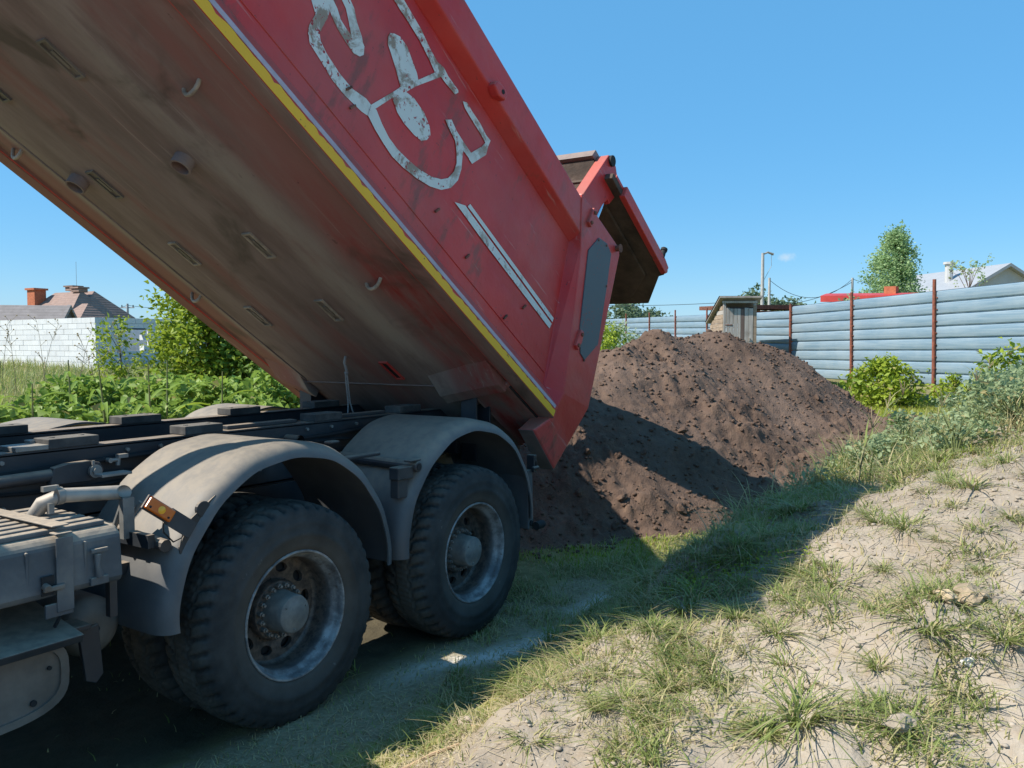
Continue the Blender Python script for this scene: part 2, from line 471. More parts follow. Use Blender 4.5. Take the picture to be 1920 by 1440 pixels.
def bank_part(X, Y):
    X = np.asarray(X, float); Y = np.asarray(Y, float)
    hX = 0.24 + 0.86 * sstep(-1.6, 2.9, X) - 0.32 * sstep(5.5, 10, X) - 0.20 * sstep(12, 22, X)
    toe = -0.44 - 0.25 * sstep(2, 7, X) + 0.26 * (vnoise(X * 0.9, Y * 0.3, 5) - 0.5)
    hX = hX + 0.22 * sstep(-2.2, -3.6, Y) * sstep(1.5, 4.0, X) * (1 - sstep(7, 11, X))
    d = toe - Y
    return hX * (0.58 * sstep(0.0, 1.0, d) + 0.42 * sstep(0.5, 2.5, d))

def ground_z(X, Y, detail=True):
    X = np.asarray(X, float); Y = np.asarray(Y, float)
    z = lane_base(X, Y) + bank_part(X, Y)
    near = 1 - sstep(14, 30, np.hypot(X - 2, Y))
    z = z + (fbm(X * 0.35, Y * 0.35, 3, 3) - 0.5) * 0.10 * sstep(1.0, 4.0, np.hypot(X - 0.7, Y - 1.2))
    if detail:
        bk = sstep(-0.5, -1.1, Y)
        z = z + near * ((fbm(X * 2.2, Y * 2.2, 21, 4) - 0.5) * (0.045 + 0.10 * bk) + (fbm(X * 9, Y * 9, 33, 3) - 0.5) * (0.018 + 0.040 * bk))
        # crusted, broken soil: plates of uneven height with cracks between them
        wx = X + 0.18 * (fbm(X * 3, Y * 3, 61, 3) - 0.5); wy = Y + 0.18 * (fbm(X * 3, Y * 3, 63, 3) - 0.5)
        f1, f2, cid = cells(wx * 3.6, wy * 3.6, 83)
        where = sstep(0.40, 0.58, fbm(X * 0.9, Y * 0.9, 77, 3)) * near * bk * (1 - sstep(5, 7, X))
        z = z + where * ((cid - 0.5) * 0.055 * sstep(0.0, 0.10, f2 - f1) - 0.022 * (1 - sstep(0.0, 0.07, f2 - f1)))
        f1, f2, cid = cells(wx * 11, wy * 11, 87)
        z = z + near * bk * (1 - sstep(5, 7, X)) * (cid - 0.4) * 0.022 * sstep(0.02, 0.25, f2 - f1) * sstep(0.45, 0.65, fbm(X * 2.1, Y * 2.1, 79, 3))
        z = z + near * bk * 0.06 * np.maximum(0, fbm(X * 1.6, Y * 1.6, 81, 3) - 0.52) / 0.3
        # the rut edge beside the wheels
        ridge = np.exp(-((Y + 0.62 + 0.12 * np.sin(X * 2.3)) / 0.10) ** 2) * sstep(0.2, 0.7, X) * (1 - sstep(2.0, 3.0, X))
        z = z + 0.06 * ridge
    return z

def warped(lo, hi, step, far, n):
    core = np.arange(lo, hi + step / 2, step)
    g = np.geomspace(step, far, n)
    g = np.cumsum(g * 1.0) if False else np.unique(np.round(g * 1.0, 6))
    right = hi + np.cumsum(np.geomspace(step * 1.15, far / 5.0, n))
    left = lo - np.cumsum(np.geomspace(step * 1.15, far / 5.0, n))
    return np.concatenate([left[::-1], core, right])

def green_mask(X, Y):
    """how grassy the ground is, 0 bare sand .. 1 turf"""
    r, f = site_inv(X, Y)
    n = fbm(X * 1.1, Y * 1.1, 41, 4)
    n2 = fbm(X * 3.4, Y * 3.4, 47, 3)
    bank = sstep(-0.55, -1.2, Y) * (1 - sstep(4.5, 7.5, np.asarray(X)))
    m = sstep(0.36, 0.56, n * 0.6 + n2 * 0.4 + 0.10)
    mb = sstep(0.50, 0.66, n * 0.55 + n2 * 0.45 + 0.10 * sstep(2.0, 5.0, X) - 0.04)
    m = m * (1 - bank) + mb * bank
    sh = np.exp(-((np.asarray(X) - 2.6) / 1.3) ** 2 - ((np.asarray(Y) + 1.25) / 0.55) ** 2)
    m = np.clip(m + 0.9 * sh * sstep(0.32, 0.5, n2), 0, 1)
    # wheel track: pale dusty strip along the tyres
    lit = np.exp(-((np.asarray(X) - 1.15) / 1.0) ** 2 - ((np.asarray(Y) + 1.5) / 0.5) ** 2)
    m = np.clip(m + 1.0 * lit * sstep(0.30, 0.48, n2), 0, 1)
    track = np.exp(-((Y + 0.12) / 0.42) ** 2) * (1 - sstep(2.6, 4.0, X))
    m = m * (1 - 0.75 * track)
    m = np.maximum(m, sstep(10, 14, f) * 0.9)
    m = np.maximum(m, sstep(2.8, 4.0, X) * (1 - sstep(0.2, 0.8, np.abs(np.asarray(Y) + 0.75))) * 0.95)
    return m

gx = warped(-2.0, 6.6, 0.027, 1600, 80)
gy = warped(-3.4, 0.5, 0.027, 1600, 85)
GX, GY = np.meshgrid(gx, gy, indexing='ij')
GZ = ground_z(GX, GY)
nx, ny = GX.shape
idx = np.arange(nx * ny).reshape(nx, ny)
GF = np.stack([idx[:-1, :-1].ravel(), idx[1:, :-1].ravel(), idx[1:, 1:].ravel(), idx[:-1, 1:].ravel()], 1)

def mat_ground():
    t = NT('sandy_soil_and_turf')
    g = t.attr('green')
    n1 = t.noise(1.3, 6, 0.6); n2 = t.noise(9, 6, 0.65); n3 = t.noise(55, 4, 0.65); n4 = t.noise(0.25, 3, 0.5)
    sand = t.mix(t.ramp(n1, 0.3, 0.7), (0.255, 0.212, 0.165), (0.365, 0.312, 0.25))
    sand = t.mix(t.math('MULTIPLY', t.ramp(n2, 0.5, 0.7), 0.5), sand, (0.27, 0.20, 0.13))
    sand = t.mix(t.math('MULTIPLY', t.ramp(n3, 0.55, 0.7), 0.45), sand, (0.47, 0.42, 0.35))
    turf = t.mix(t.ramp(n2, 0.3, 0.7), (0.14, 0.125, 0.05), (0.27, 0.23, 0.11))
    turf = t.mix(t.ramp(n4, 0.4, 0.6), turf, (0.26, 0.24, 0.09))
    lane = t.attr('lane')
    dry = t.mix(t.ramp(n3, 0.3, 0.7), (0.20, 0.165, 0.09), (0.31, 0.26, 0.155))
    c = t.mix(t.math('MULTIPLY', lane, 0.85), sand, dry)
    ash = t.attr('ash')
    c = t.mix(t.ramp(t.math('ADD', g, t.math('MULTIPLY', t.math('SUBTRACT', n2, 0.5), 0.9)), 0.35, 0.65), c, turf)
    c = t.mix(t.math('MULTIPLY', ash, t.ramp(t.math('ADD', n2, t.math('MULTIPLY', n3, 0.4)), 0.42, 0.64)), c, (0.66, 0.61, 0.55))
    c = t.mix(t.math('MULTIPLY', t.attr('under_shade'), 0.9), c, t.mix(n2, (0.045, 0.038, 0.028), (0.095, 0.08, 0.055)))  # shade beneath the truck painted into the soil as a darker brown
    h = t.math('ADD', t.math('MULTIPLY', n2, 1.0), t.math('MULTIPLY', n3, 0.35))
    t.bump(h, 0.55, 0.03)
    return t.fin(c, 0.92, 0, 0.2)
M['ground'] = mat_ground()
gm = green_mask(GX, GY)
lane = (1 - sstep(0.7, 1.3, -GY + 0.15 * fbm(GX * 3, GY * 3, 9, 3)))
ash = np.exp(-((GY + 0.30 + 0.16 * (GX - 1.8) - 0.10 * np.sin(GX * 3)) / 0.10) ** 2) * sstep(0.4, 1.2, GX) * (1 - sstep(2.7, 3.2, GX)) \
    + 0.8 * np.exp(-((GY + 1.0) / 0.22) ** 2) * sstep(1.9, 2.5, GX) * (1 - sstep(3.3, 4.0, GX))
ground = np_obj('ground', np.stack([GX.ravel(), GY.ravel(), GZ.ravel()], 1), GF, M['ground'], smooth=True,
                attrs={'green': (gm * (1 - 0.72 * sstep(-0.6, -1.1, GY) * (1 - sstep(5.5, 8.5, GX)))).ravel(), 'lane': lane.ravel(), 'under_shade': (sstep(0.0, 0.35, GY + 0.12 * (fbm(GX * 4, GY * 4, 19, 3) - 0.5)) * (1 - sstep(2.4, 2.9, GY)) * (1 - sstep(1.9, 2.6, GX))).ravel(), 'ash': np.clip(ash, 0, 1).ravel()})
tag(ground, kind='structure')

# ------------------------------------------------------------------ the tipper truck
truck = empty('dump_truck', (0.72, 1.25, 0))
tag(truck, 'red tipper truck with raised dirty bed and open tailgate, standing on two rear axles', 'dump truck')

# --- wheels
WR = 0.532
def tyre_mesh():
    side = [(0.303, 0.016), (0.312, 0.004), (0.335, -0.004), (0.372, -0.012), (0.378, -0.015), (0.395, -0.015), (0.40, -0.0125), (0.43, -0.013), (0.452, -0.0125), (0.456, -0.0095), (0.47, -0.008), (0.497, 0.002), (0.512, 0.012)]
    ys = np.linspace(0.024, 0.286, 31)
    crown = 0.533 - 0.010 * ((ys - 0.155) / 0.131) ** 2 - 0.006 * np.abs((ys - 0.155) / 0.131) ** 8
    prof = side + list(zip(crown, ys)) + [(r, 0.31 - y) for r, y in side[::-1]]
    prof = np.array(prof); m = len(prof); n = 46 * 8
    th = np.arange(n) * 2 * PI / n
    Rr = np.repeat(prof[None, :, 0], n, 0); Y = np.repeat(prof[None, :, 1], n, 0)
    T = th[:, None] * 46 / (2 * PI)
    istread = np.zeros(m, bool); istread[len(side):len(side) + 31] = True
    yy = Y
    skew = np.where(yy < 0.155, (0.155 - yy), (yy - 0.155)) * 5.0
    fr = np.mod(T + skew, 1.0)
    shoulder = (np.abs(yy - 0.155) > 0.055) & istread[None]
    groove = shoulder & (fr < 0.30)
    Rr = Rr - np.where(groove, 0.017, 0)
    zig = 0.006 * np.sign(np.sin(2 * PI * T))
    lg = istread[None] & (np.abs(np.abs(yy - 0.155) - (0.050 + zig)) < 0.0062)
    Rr = Rr - np.where(lg, 0.013, 0)
    sipe = istread[None] & (np.abs(yy - 0.155) < 0.044) & (np.mod(T + (yy - .155) * 3, 0.5) < 0.08)
    Rr = Rr - np.where(sipe, 0.006, 0)
    # lugs run a little way down the shoulder
    k = len(side)
    for j, dep in ((k - 1, 0.010), (k - 2, 0.005), (m - k, 0.010), (m - k + 1, 0.005)):
        Rr[:, j] -= np.where(np.mod(T[:, 0] + 0.131 * 5.0, 1.0) < 0.30, dep, 0)
    X = Rr * np.cos(th)[:, None]; Z = Rr * np.sin(th)[:, None]
    flat = np.maximum(Z, -WR + 0.006)
    V = np.stack([X.ravel(), Y.ravel(), flat.ravel()], 1)
    ii = np.arange(n * m).reshape(n, m)
    j2 = np.roll(ii, -1, 0)
    F = np.stack([ii[:, :-1].ravel(), ii[:, 1:].ravel(), j2[:, 1:].ravel(), j2[:, :-1].ravel()], 1)
    # raised rings on the sidewall come from the profile itself
    return np_mesh('tyre', V, F, M['tyre'], smooth=False)

def rim_mesh():
    mb = MB()
    mb.lathe([(0.300, 0.018), (0.306, 0.014), (0.3085, 0.006), (0.305, 0.001), (0.298, 0.002), (0.292, 0.012), (0.289, 0.03), (0.283, 0.045), (0.270, 0.055), (0.266, 0.07), (0.264, 0.155), (0.258, 0.168), (0.246, 0.174)], 72)
    # disc with ten oval hand holes, built sector by sector
    N = 10; r0, r1, rc = 0.145, 0.246, 0.200
    for k in range(N):
        tc = 2 * PI * (k + 0.5) / N; half = PI / N
        ring_o = []; ring_i = []; ring_b = []
        for a in range(40):
            ph = 2 * PI * a / 40; cx, cy = math.cos(ph), math.sin(ph)
            # sector in (angle*rc, radius)
            w = half * rc
            tx = w / abs(cx) if abs(cx) > 1e-6 else 1e9
            ty = ((r1 - rc) if cy > 0 else (rc - r0)) / abs(cy) if abs(cy) > 1e-6 else 1e9
            s = min(tx, ty)
            def pt(dx, dr, y):
                an = tc + dx / rc; rr = rc + dr; return (rr * math.cos(an), y, rr * math.sin(an))
            sag = lambda dr: 0.174 + 0.012 * max(0.0, -dr / 0.055)
            ring_o.append(pt(cx * s, cy * s, sag(cy * s)))
            ring_i.append(pt(cx * 0.036, cy * 0.024, sag(cy * 0.024)))
            ring_b.append(pt(cx * 0.034, cy * 0.022, 0.194))
        n = 40
        mb.add(ring_o + ring_i + ring_b, [(a, (a + 1) % n, n + (a + 1) % n, n + a) for a in range(n)] + [(n + a, n + (a + 1) % n, 2 * n + (a + 1) % n, 2 * n + a) for a in range(n)])
    # inner rim of the second wheel and the brake drum behind the holes
    mb.lathe([(0.145, 0.186), (0.145, 0.150), (0.139, 0.142), (0.099, 0.138)], 48)
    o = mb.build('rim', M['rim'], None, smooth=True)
    me = o.data; bpy.data.objects.remove(o); return me

def hub_mesh():
    mb = MB()
    mb.lathe([(0.0001, 0.018), (0.060, 0.019), (0.064, 0.022), (0.080, 0.022), (0.088, 0.026), (0.092, 0.036), (0.0935, 0.060), (0.097, 0.118), (0.100, 0.128), (0.101, 0.142)], 48)
    for k in range(3):
        a = 2 * PI * k / 3 + 0.4
        mb.tube([(0.07 * math.cos(a), 0.016, 0.07 * math.sin(a)), (0.07 * math.cos(a), 0.03, 0.07 * math.sin(a))], 0.005, 6)
    o = mb.build('hub', M['hub'], None, smooth=True); me = o.data; bpy.data.objects.remove(o); return me

def drum_mesh():
    mb = MB(); mb.lathe([(0.10, 0.2), (0.2, 0.2), (0.245, 0.22), (0.25, 0.5)], 40)
    o = mb.build('brake_drum', M['dark'], None, smooth=True); me = o.data; bpy.data.objects.remove(o); return me

def nut_mesh():
    mb = MB(); mb.lathe([(0.0001, 0.104), (0.008, 0.105), (0.0085, 0.116), (0.0125, 0.117), (0.0125, 0.142)], 6)
    o = mb.build('wheel_nut', M['nut'], None); me = o.data; bpy.data.objects.remove(o); return me
ME = {'tyre': tyre_mesh(), 'rim': rim_mesh(), 'hub': hub_mesh(), 'drum': drum_mesh(), 'nut': nut_mesh()}

def sub(name, me, parent, loc=(0, 0, 0), rot=(0, 0, 0)):
    o = bpy.data.objects.new(name, me); COL.objects.link(o); o.parent = parent; o.location = loc; o.rotation_euler = rot; return o

def wheel(x, y, far=False, detail=True, spin=0.0):
    w = empty('wheel', (x, y, WR - 0.006), truck)
    if far: w.rotation_euler = (0, 0, PI)
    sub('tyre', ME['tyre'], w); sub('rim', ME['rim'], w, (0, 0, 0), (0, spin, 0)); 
    sub('tyre', ME['tyre'], w, (0, 0.335, 0), (0, 0, 0)); sub('brake_drum', ME['drum'], w)
    if detail:
        sub('hub', ME['hub'], w)
        for k in range(18):
            a = 2 * PI * k / 18 + spin
            sub('wheel_nut', ME['nut'], w, (0.121 * math.cos(a), 0, 0.121 * math.sin(a)))
    return w
wheel(0.0, 0.0, spin=0.25); wheel(1.44, 0.0, spin=0.1)
wheel(0.0, 2.5, True, False); wheel(1.44, 2.5, True, False)

# --- fenders: moulded half rounds with a rolled outer lip
def fender(cx, y0, sgn, name='fender'):
    prof = [(0.66, 0.710), (0.115, 0.712), (0.07, 0.707), (0.036, 0.694), (0.012, 0.672), (0.004, 0.650), (0.002, 0.636),
            (0.012, 0.636), (0.014, 0.652), (0.022, 0.668), (0.044, 0.686), (0.075, 0.697), (0.115, 0.701), (0.66, 0.699)]
    n = 56; m = len(prof); V = []; F = []
    for k in range(n + 1):
        a = R(-2) + (PI + R(4)) * k / n
        rag = 1.0 + 0.004 * math.sin(7 * a + cx) + 0.003 * math.sin(17 * a)
        for i, (y, r) in enumerate(prof):
            V.append((cx + r * rag * math.cos(a), y0 + sgn * y, 0.645 + r * rag * 0.995 * math.sin(a)))
    for k in range(n):
        for i in range(m):
            j = (i + 1) % m
            F.append((k * m + i, k * m + j, (k + 1) * m + j, (k + 1) * m + i))
    F.append(tuple(range(m))); F.append(tuple(range(n * m, n * m + m)))
    mb = MB(); mb.add(V, F); return mb.build(name, M['fender'], truck, smooth=True)
fender(0.0, 0.0, 1); fender(1.44, 0.0, 1); fender(0.0, 2.5, -1); fender(1.44, 2.5, -1)
# mud flaps behind the rear axle
for y0 in (0.04, 1.86):
    mb = MB(); mb.prism([(2.085, 0.95), (2.15, 0.95), (2.165, 0.54), (2.10, 0.54)], lambda q, y=y0: (q[0], y, q[1]), lambda q, y=y0: (q[0], y + 0.6, q[1]))
    mb.build('mud_flap', M['fender'], truck, bevel=0.006)
mb = MB(); mb.tube([(2.13, 0.00, 0.565), (2.215, 0.00, 0.565)], 0.028, 12); mb.tube([(2.13, 0.7, 0.6), (2.13, 0.03, 0.58)], 0.02, 8); mb.build('flap_rod', M['dark'], truck)
mb = MB(); mb.box((2.155, 0.05, 0.99), (0.035, 0.06, 0.12)); mb.box((2.165, 0.03, 0.99), (0.03, 0.02, 0.04)); mb.tube([(2.12, 0.02, 0.96), (2.19, 0.02, 0.96)], 0.014, 8); mb.build('fender_clip', M['chassis'], truck, bevel=0.004)

# --- frame rails with rubber rest pads
for y in (0.80, 1.62):
    mb = MB()
    mb.box((-0.45, y + 0.006, 1.17), (6.3, 0.012, 0.32)); mb.box((-0.45, y + 0.05, 1.331), (6.3, 0.10, 0.014)); mb.box((-0.45, y + 0.05, 1.013), (6.3, 0.10, 0.014))
    mb.build('frame_rail', M['chassis'], truck)
    mb = MB(); mb.box((-0.5, y + 0.012, 0.89), (6.0, 0.024, 0.22)); mb.build('lower_frame_rail', M['chassis'], truck)
def pad(x, y, l=0.24, w=0.13, h=0.045, a=0):
    mb = MB(); Mx = Matrix.Translation((x, y, 1.339 + h / 2)) @ Matrix.Rotation(R(a), 4, 'Z')
    mb.box((0, 0, 0), (l, w, h), Mx)
    for s in (-0.07, 0.07): mb.tube([Mx @ Vector((s, 0, h / 2 - 0.004)), Mx @ Vector((s, 0, h / 2 + 0.004))], 0.014, 8)
    return mb.build('rest_pad', M['pad'], truck, bevel=0.004)
for x in (-1.5, -0.62, 0.08, 0.98, 1.75): pad(x, 0.86, a=random.uniform(-3, 3))
for x in (-1.45, -0.55, 0.24, 1.0, 1.75): pad(x, 1.67, 0.26, a=random.uniform(-3, 3))
mb = MB(); mb.box((-0.80, 0.87, 1.35), (0.16, 0.15, 0.022)); mb.box((-0.72, 0.93, 1.36), (0.09, 0.05, 0.03)); mb.build('rail_bracket', M['steel'], truck, bevel=0.003)
for x, l_ in ((0.52, 0.5), (1.35, 0.42)):
    mb = MB(); mb.box((x, 0.88, 1.35), (l_, 0.06, 0.020)); mb.build('rail_strap', M['chassis'], truck, bevel=0.003)
for x in (-1.2, -0.2, 0.75, 1.5, 2.3):
    mb = MB(); mb.box((x, 1.25, 1.15), (0.12, 0.76, 0.22)); mb.build('cross_member', M['chassis'], truck, bevel=0.006)
mb = MB(); mb.tube([(0.65, 0.80, 1.25), (0.65, 0.69, 1.25)], 0.033, 16, cap=False); mb.tube([(0.65, 0.80, 1.25), (0.65, 0.69, 1.25)], 0.024, 16, cap=False); mb.build('pipe_stub', M['chassis'], truck, smooth=True)
for x in (0.0, 1.44):
    mb = MB(); mb.tube([(x, 0.5, WR), (x, 2.0, WR)], 0.10, 14); mb.lathe([(0.0001, -0.22), (0.12, -0.2), (0.22, -0.08), (0.22, 0.08), (0.12, 0.2), (0.0001, 0.22)], 20, Matrix.Translation((x, 1.25, WR)))
    mb.build('axle', M['dark'], truck, smooth=True)
mb = MB()
for y in (0.86, 1.64):
    for k in range(5): mb.box((0.72, y, 0.70 + 0.024 * k), (1.5 - 0.22 * abs(k - 2), 0.09, 0.02))
mb.build('leaf_spring', M['dark'], truck)

# --- torque rod, valve and exhaust on the near side of the frame
mb = MB(); mb.tube([(-2.2, 0.70, 1.215), (-0.75, 0.70, 1.236)], 0.028, 14)
mb.prism([(-0.80, 1.195), (-0.62, 1.19), (-0.575, 1.20), (-0.552, 1.235), (-0.57, 1.272), (-0.62, 1.285), (-0.72, 1.282), (-0.78, 1.27)], lambda q: (q[0], 0.672, q[1]), lambda q: (q[0], 0.712, q[1]))
mb.build('torque_rod', M['chassis'], truck, smooth=True, bevel=0.004)
mb = MB(); mb.tube([(-0.60, 0.655, 1.235), (-0.60, 0.80, 1.235)], 0.030, 16); mb.tube([(-0.60, 0.645, 1.235), (-0.60, 0.66, 1.235)], 0.018, 6); mb.tube([(-0.61, 0.66, 1.265), (-0.61, 0.66, 1.285)], 0.007, 6); mb.build('rod_pin', M['steel'], truck, smooth=True)
mb = MB(); mb.tube([(-0.475, 0.80, 1.262), (-0.475, 0.745, 1.262)], 0.012, 10); mb.tube([(-0.475, 0.752, 1.262), (-0.44, 0.752, 1.262)], 0.009, 8); mb.box((-0.415, 0.752, 1.278), (0.05, 0.028, 0.018)); mb.tube([(-0.432, 0.752, 1.275), (-0.437, 0.752, 1.235)], 0.011, 8)
mb.build('air_fitting', M['steel'], truck, smooth=True)
mb = MB()
pp = [(-1.06, 0.40, 0.95), (-1.055, 0.36, 1.10), (-1.03, 0.29, 1.195), (-0.98, 0.25, 1.222), (-0.715, 0.25, 1.197)]
mb.tube(pp, 0.029, 18, cap=False); mb.tube(pp[2:], 0.025, 18, cap=False)
for v_ in mb.v:                                   # the mouth is cut on the slant
    if v_.x > -0.80: v_.x += (v_.y - 0.25) * 1.7 - (v_.z - 1.197) * 0.5
ex = mb.build('exhaust_pipe', M['pipe'], truck, smooth=True)
mb = MB(); mb.tube([(-1.00, 0.25, 1.222), (-0.975, 0.25, 1.2225)], 0.034, 18); mb.box((-1.02, 0.25, 1.256), (0.06, 0.02, 0.02)); mb.box((-1.02, 0.25, 1.178), (0.02, 0.02, 0.04)); mb.build('exhaust_clamp', M['steel'], ex, smooth=True)
mb = MB(); mb.box((-0.60, 0.52, 1.235), (0.14, 0.07, 0.012)); mb.build('fender_bracket', M['steel'], truck, bevel=0.002)
mb = MB(); mb.box((-0.715, 0.235, 1.09), (0.05, 0.03, 0.17)); mb.tube([(-0.73, 0.33, 1.00), (-0.70, 0.28, 1.16)], 0.012, 8); mb.tube([(-0.70, 0.30, 1.02), (-0.66, 0.22, 1.15)], 0.010, 8); mb.build('pipe_hanger', M['steel'], truck)
mb = MB(); mb.tube([(-0.66, 0.05, 0.985), (-0.66, 0.62, 1.02)], 0.026, 10); mb.box((-0.70, 0.33, 1.005), (0.03, 0.48, 0.055)); mb.build('fender_stay', M['chassis'], truck)

# --- amber side marker on its bracket
LM = Matrix.Translation((-0.715, 0.005, 1.150)) @ Matrix.Rotation(R(38), 4, 'Y') @ Matrix.Rotation(R(-8), 4, 'Z')
lamp = empty('marker_lamp', LM.translation, truck)
mb = MB(); mb.box((0.0, 0.012, 0.0), (0.135, 0.012, 0.062), LM); mb.build('lamp_base', M['chassis'], lamp, bevel=0.003)
def mat_amber():
    t = NT('amber_lens')
    n = t.noise(40, 3)
    t.set(t.p.inputs['Transmission Weight'], 0.25)
    return t.fin(t.mix(n, (0.62, 0.12, 0.012), (0.78, 0.19, 0.016)), 0.25, 0, 0.5)
M['amber'] = mat_amber()
mb = MB(); mb.box((0.0, -0.003, 0.0), (0.125, 0.016, 0.052), LM); mb.build('lens', M['amber'], lamp, bevel=0.006)
mb = MB(); mb.lathe([(0.0001, -0.016), (0.010, -0.015), (0.016, -0.0115)], 16, LM @ Matrix.Translation((0.004, 0, 0)))
t = NT('lamp_reflex'); t.fin((0.9, 0.42, 0.03), 0.2); M['reflex'] = t.m
mb.build('reflector', M['reflex'], lamp, smooth=True)
mb = MB()
for s in (-0.045, 0.045): mb.tube([LM @ Vector((s, -0.013, -0.012)), LM @ Vector((s, -0.009, -0.012))], 0.005, 8)
mb.build('screw', M['dark'], lamp)
mb = MB()
mb.box((0.115, 0.016, 0.0), (0.13, 0.008, 0.070), LM)
mb.prism([(-0.56, 1.085), (-0.44, 1.165), (-0.405, 1.155), (-0.43, 1.12), (-0.50, 1.05), (-0.575, 0.95), (-0.615, 0.945), (-0.62, 0.975)], lambda q: (q[0], 0.02, q[1]), lambda q: (q[0], 0.027, q[1]))
mb.build('lamp_bracket', M['chassis'], truck)
mb = MB(); mb.tube([(-0.50, 0.017, 1.115), (-0.50, 0.035, 1.115)], 0.035, 16); mb.build('bracket_boss', M['chassis'], truck, bevel=0.003)
mb = MB(); mb.tube([(-0.69, 0.02, 1.11), (-0.685, 0.03, 1.05), (-0.64, 0.03, 1.00), (-0.60, 0.03, 1.01), (-0.585, 0.02, 1.06)], 0.0035, 6); mb.build('lamp_wire', M['dark'], truck)
# the stay between the two near fenders
mb = MB(); mb.tube([(0.885, -0.005, 1.125), (0.885, 0.60, 1.14)], 0.030, 14); mb.box((0.80, 0.05, 1.10), (0.13, 0.07, 0.07)); mb.box((0.79, 0.06, 1.02), (0.08, 0.06, 0.12)); mb.box((0.86, 0.02, 1.165), (0.10, 0.05, 0.012)); mb.box((0.62, 0.2, 1.20), (0.30, 0.05, 0.02))
mb.box((0.50, 0.28, 1.285), (0.07, 0.05, 0.014))
mb.build('fender_mount', M['chassis'], truck, smooth=False, bevel=0.006)
mb = MB(); mb.tube([(0.885, -0.009, 1.125), (0.885, -0.003, 1.125)], 0.018, 14); mb.build('mount_bore', M['dark'], truck)

# --- battery box, strap, latch, step plate and tanks on the near side
mb = MB()
X0, X1 = -2.3, -0.885
mb.prism([(0.0, 0.905), (-0.012, 0.93), (0.0, 1.09), (0.03, 1.118), (0.12, 1.126), (0.55, 1.135), (0.57, 1.12), (0.57, 0.905)], lambda q: (X0, q[0], q[1]), lambda q: (X1, q[0], q[1]))
box = mb.build('battery_box', M['boxplastic'], truck, bevel=0.014)
mb = MB()
for k in range(7):
    y = 0.07 + 0.066 * k
    mb.box(((X0 + X1) / 2 - 0.01, y, 1.128 + 0.012 * y / 0.5), (X1 - X0 - 0.05, 0.040, 0.022))
mb.build('lid_rib', M['boxplastic'], box, bevel=0.006)
mb = MB()
for x in (-1.94, -1.70, -1.46, -1.24, -1.03): mb.box((x, -0.002, 1.01), (0.012, 0.016, 0.15))
mb.build('box_rib', M['boxplastic'], box, bevel=0.005)
for x in (-1.115, -1.75):
    mb = MB(); mb.box((x, -0.020, 0.985), (0.062, 0.006, 0.27)); mb.box((x, 0.0, 1.133), (0.062, 0.05, 0.006), None); mb.box((x, 0.30, 1.158), (0.062, 0.60, 0.006)); mb.box((x - 0.02, -0.012, 0.86), (0.10, 0.012, 0.05))
    mb.build('strap', M['boxplastic'], truck, bevel=0.003)
mb = MB(); mb.box((-0.985, -0.022, 1.045), (0.065, 0.012, 0.016)); mb.tube([(-0.99, -0.018, 1.03), (-0.995, -0.024, 0.99), (-0.985, -0.018, 0.945)], [0.014, 0.009, 0.016], 8); mb.box((-0.985, -0.015, 0.93), (0.07, 0.016, 0.03)); mb.build('latch', M['boxplastic'], box, bevel=0.004)
mb = MB(); mb.box((-1.175, -0.016, 0.955), (0.045, 0.004, 0.07)); mb.build('latch_hole', M['dark'], box)
mb = MB(); mb.box((-1.16, -0.03, 0.945), (0.075, 0.014, 0.018)); mb.tube([(-1.185, -0.012, 0.955), (-1.185, -0.04, 0.95)], 0.014, 8); mb.build('strap_buckle', M['tank'], box, bevel=0.004)
mb = MB(); mb.prism([(-0.05, 0.755), (0.35, 0.83), (0.35, 0.80), (-0.04, 0.725)], lambda q: (-2.3, q[0], q[1]), lambda q: (-1.065, q[0], q[1])); mb.build('step_plate', M['chassis'], truck, bevel=0.004)
tk = []
for k in range(40):
    a = 2 * PI * k / 40; c, s = math.cos(a), math.sin(a); e = 2 / 3.2
    tk.append((math.copysign(abs(c) ** e, c), math.copysign(abs(s) ** e, s)))
mb = MB()
mb.prism(tk, lambda q: (-1.42 + 0.34 * q[0], 0.06, 0.605 + 0.145 * q[1]), lambda q: (-1.42 + 0.34 * q[0], 0.62, 0.605 + 0.145 * q[1]))
tank = mb.build('tank', M['tank'], truck, smooth=True, bevel=0.012)
mb = MB()
n = len(tk)
for (sc, y) in ((1.0, 0.045),):
    o = [(-1.42 + 0.35 * q[0], 0.05, 0.605 + 0.155 * q[1]) for q in tk]; i = [(-1.42 + 0.32 * q[0], 0.05, 0.605 + 0.127 * q[1]) for q in tk]
    o2 = [(p[0], 0.08, p[2]) for p in o]; i2 = [(p[0], 0.062, p[2]) for p in i]
    mb.add(o + i + o2 + i2, [(a, (a + 1) % n, n + (a + 1) % n, n + a) for a in range(n)] + [(a, (a + 1) % n, 2 * n + (a + 1) % n, 2 * n + a) for a in range(n)] + [(n + a, n + (a + 1) % n, 3 * n + (a + 1) % n, 3 * n + a) for a in range(n)])
mb.build('tank_rim', M['tank'], tank, smooth=True)
mb = MB(); mb.tube([(-1.20, 0.052, 0.52), (-1.20, 0.062, 0.52)], 0.012, 10); mb.tube([(-1.14, 0.052, 0.63), (-1.14, 0.062, 0.63)], 0.008, 8); mb.build('drain_plug', M['dark'], tank)
mb = MB(); mb.lathe([(0.0001, 0.0), (0.02, -0.006), (0.055, -0.010), (0.09, -0.004), (0.118, 0.02), (0.125, 0.05), (0.125, 0.55)], 36, Matrix.Translation((-0.83, 0.30, 0.645))); at_ = mb.build('air_tank', M['tank'], truck, smooth=True)
mb = MB(); mb.tube([(-0.83, 0.275, 0.645), (-0.83, 0.31, 0.645)], 0.012, 10); mb.build('drain_plug', M['dark'], at_)
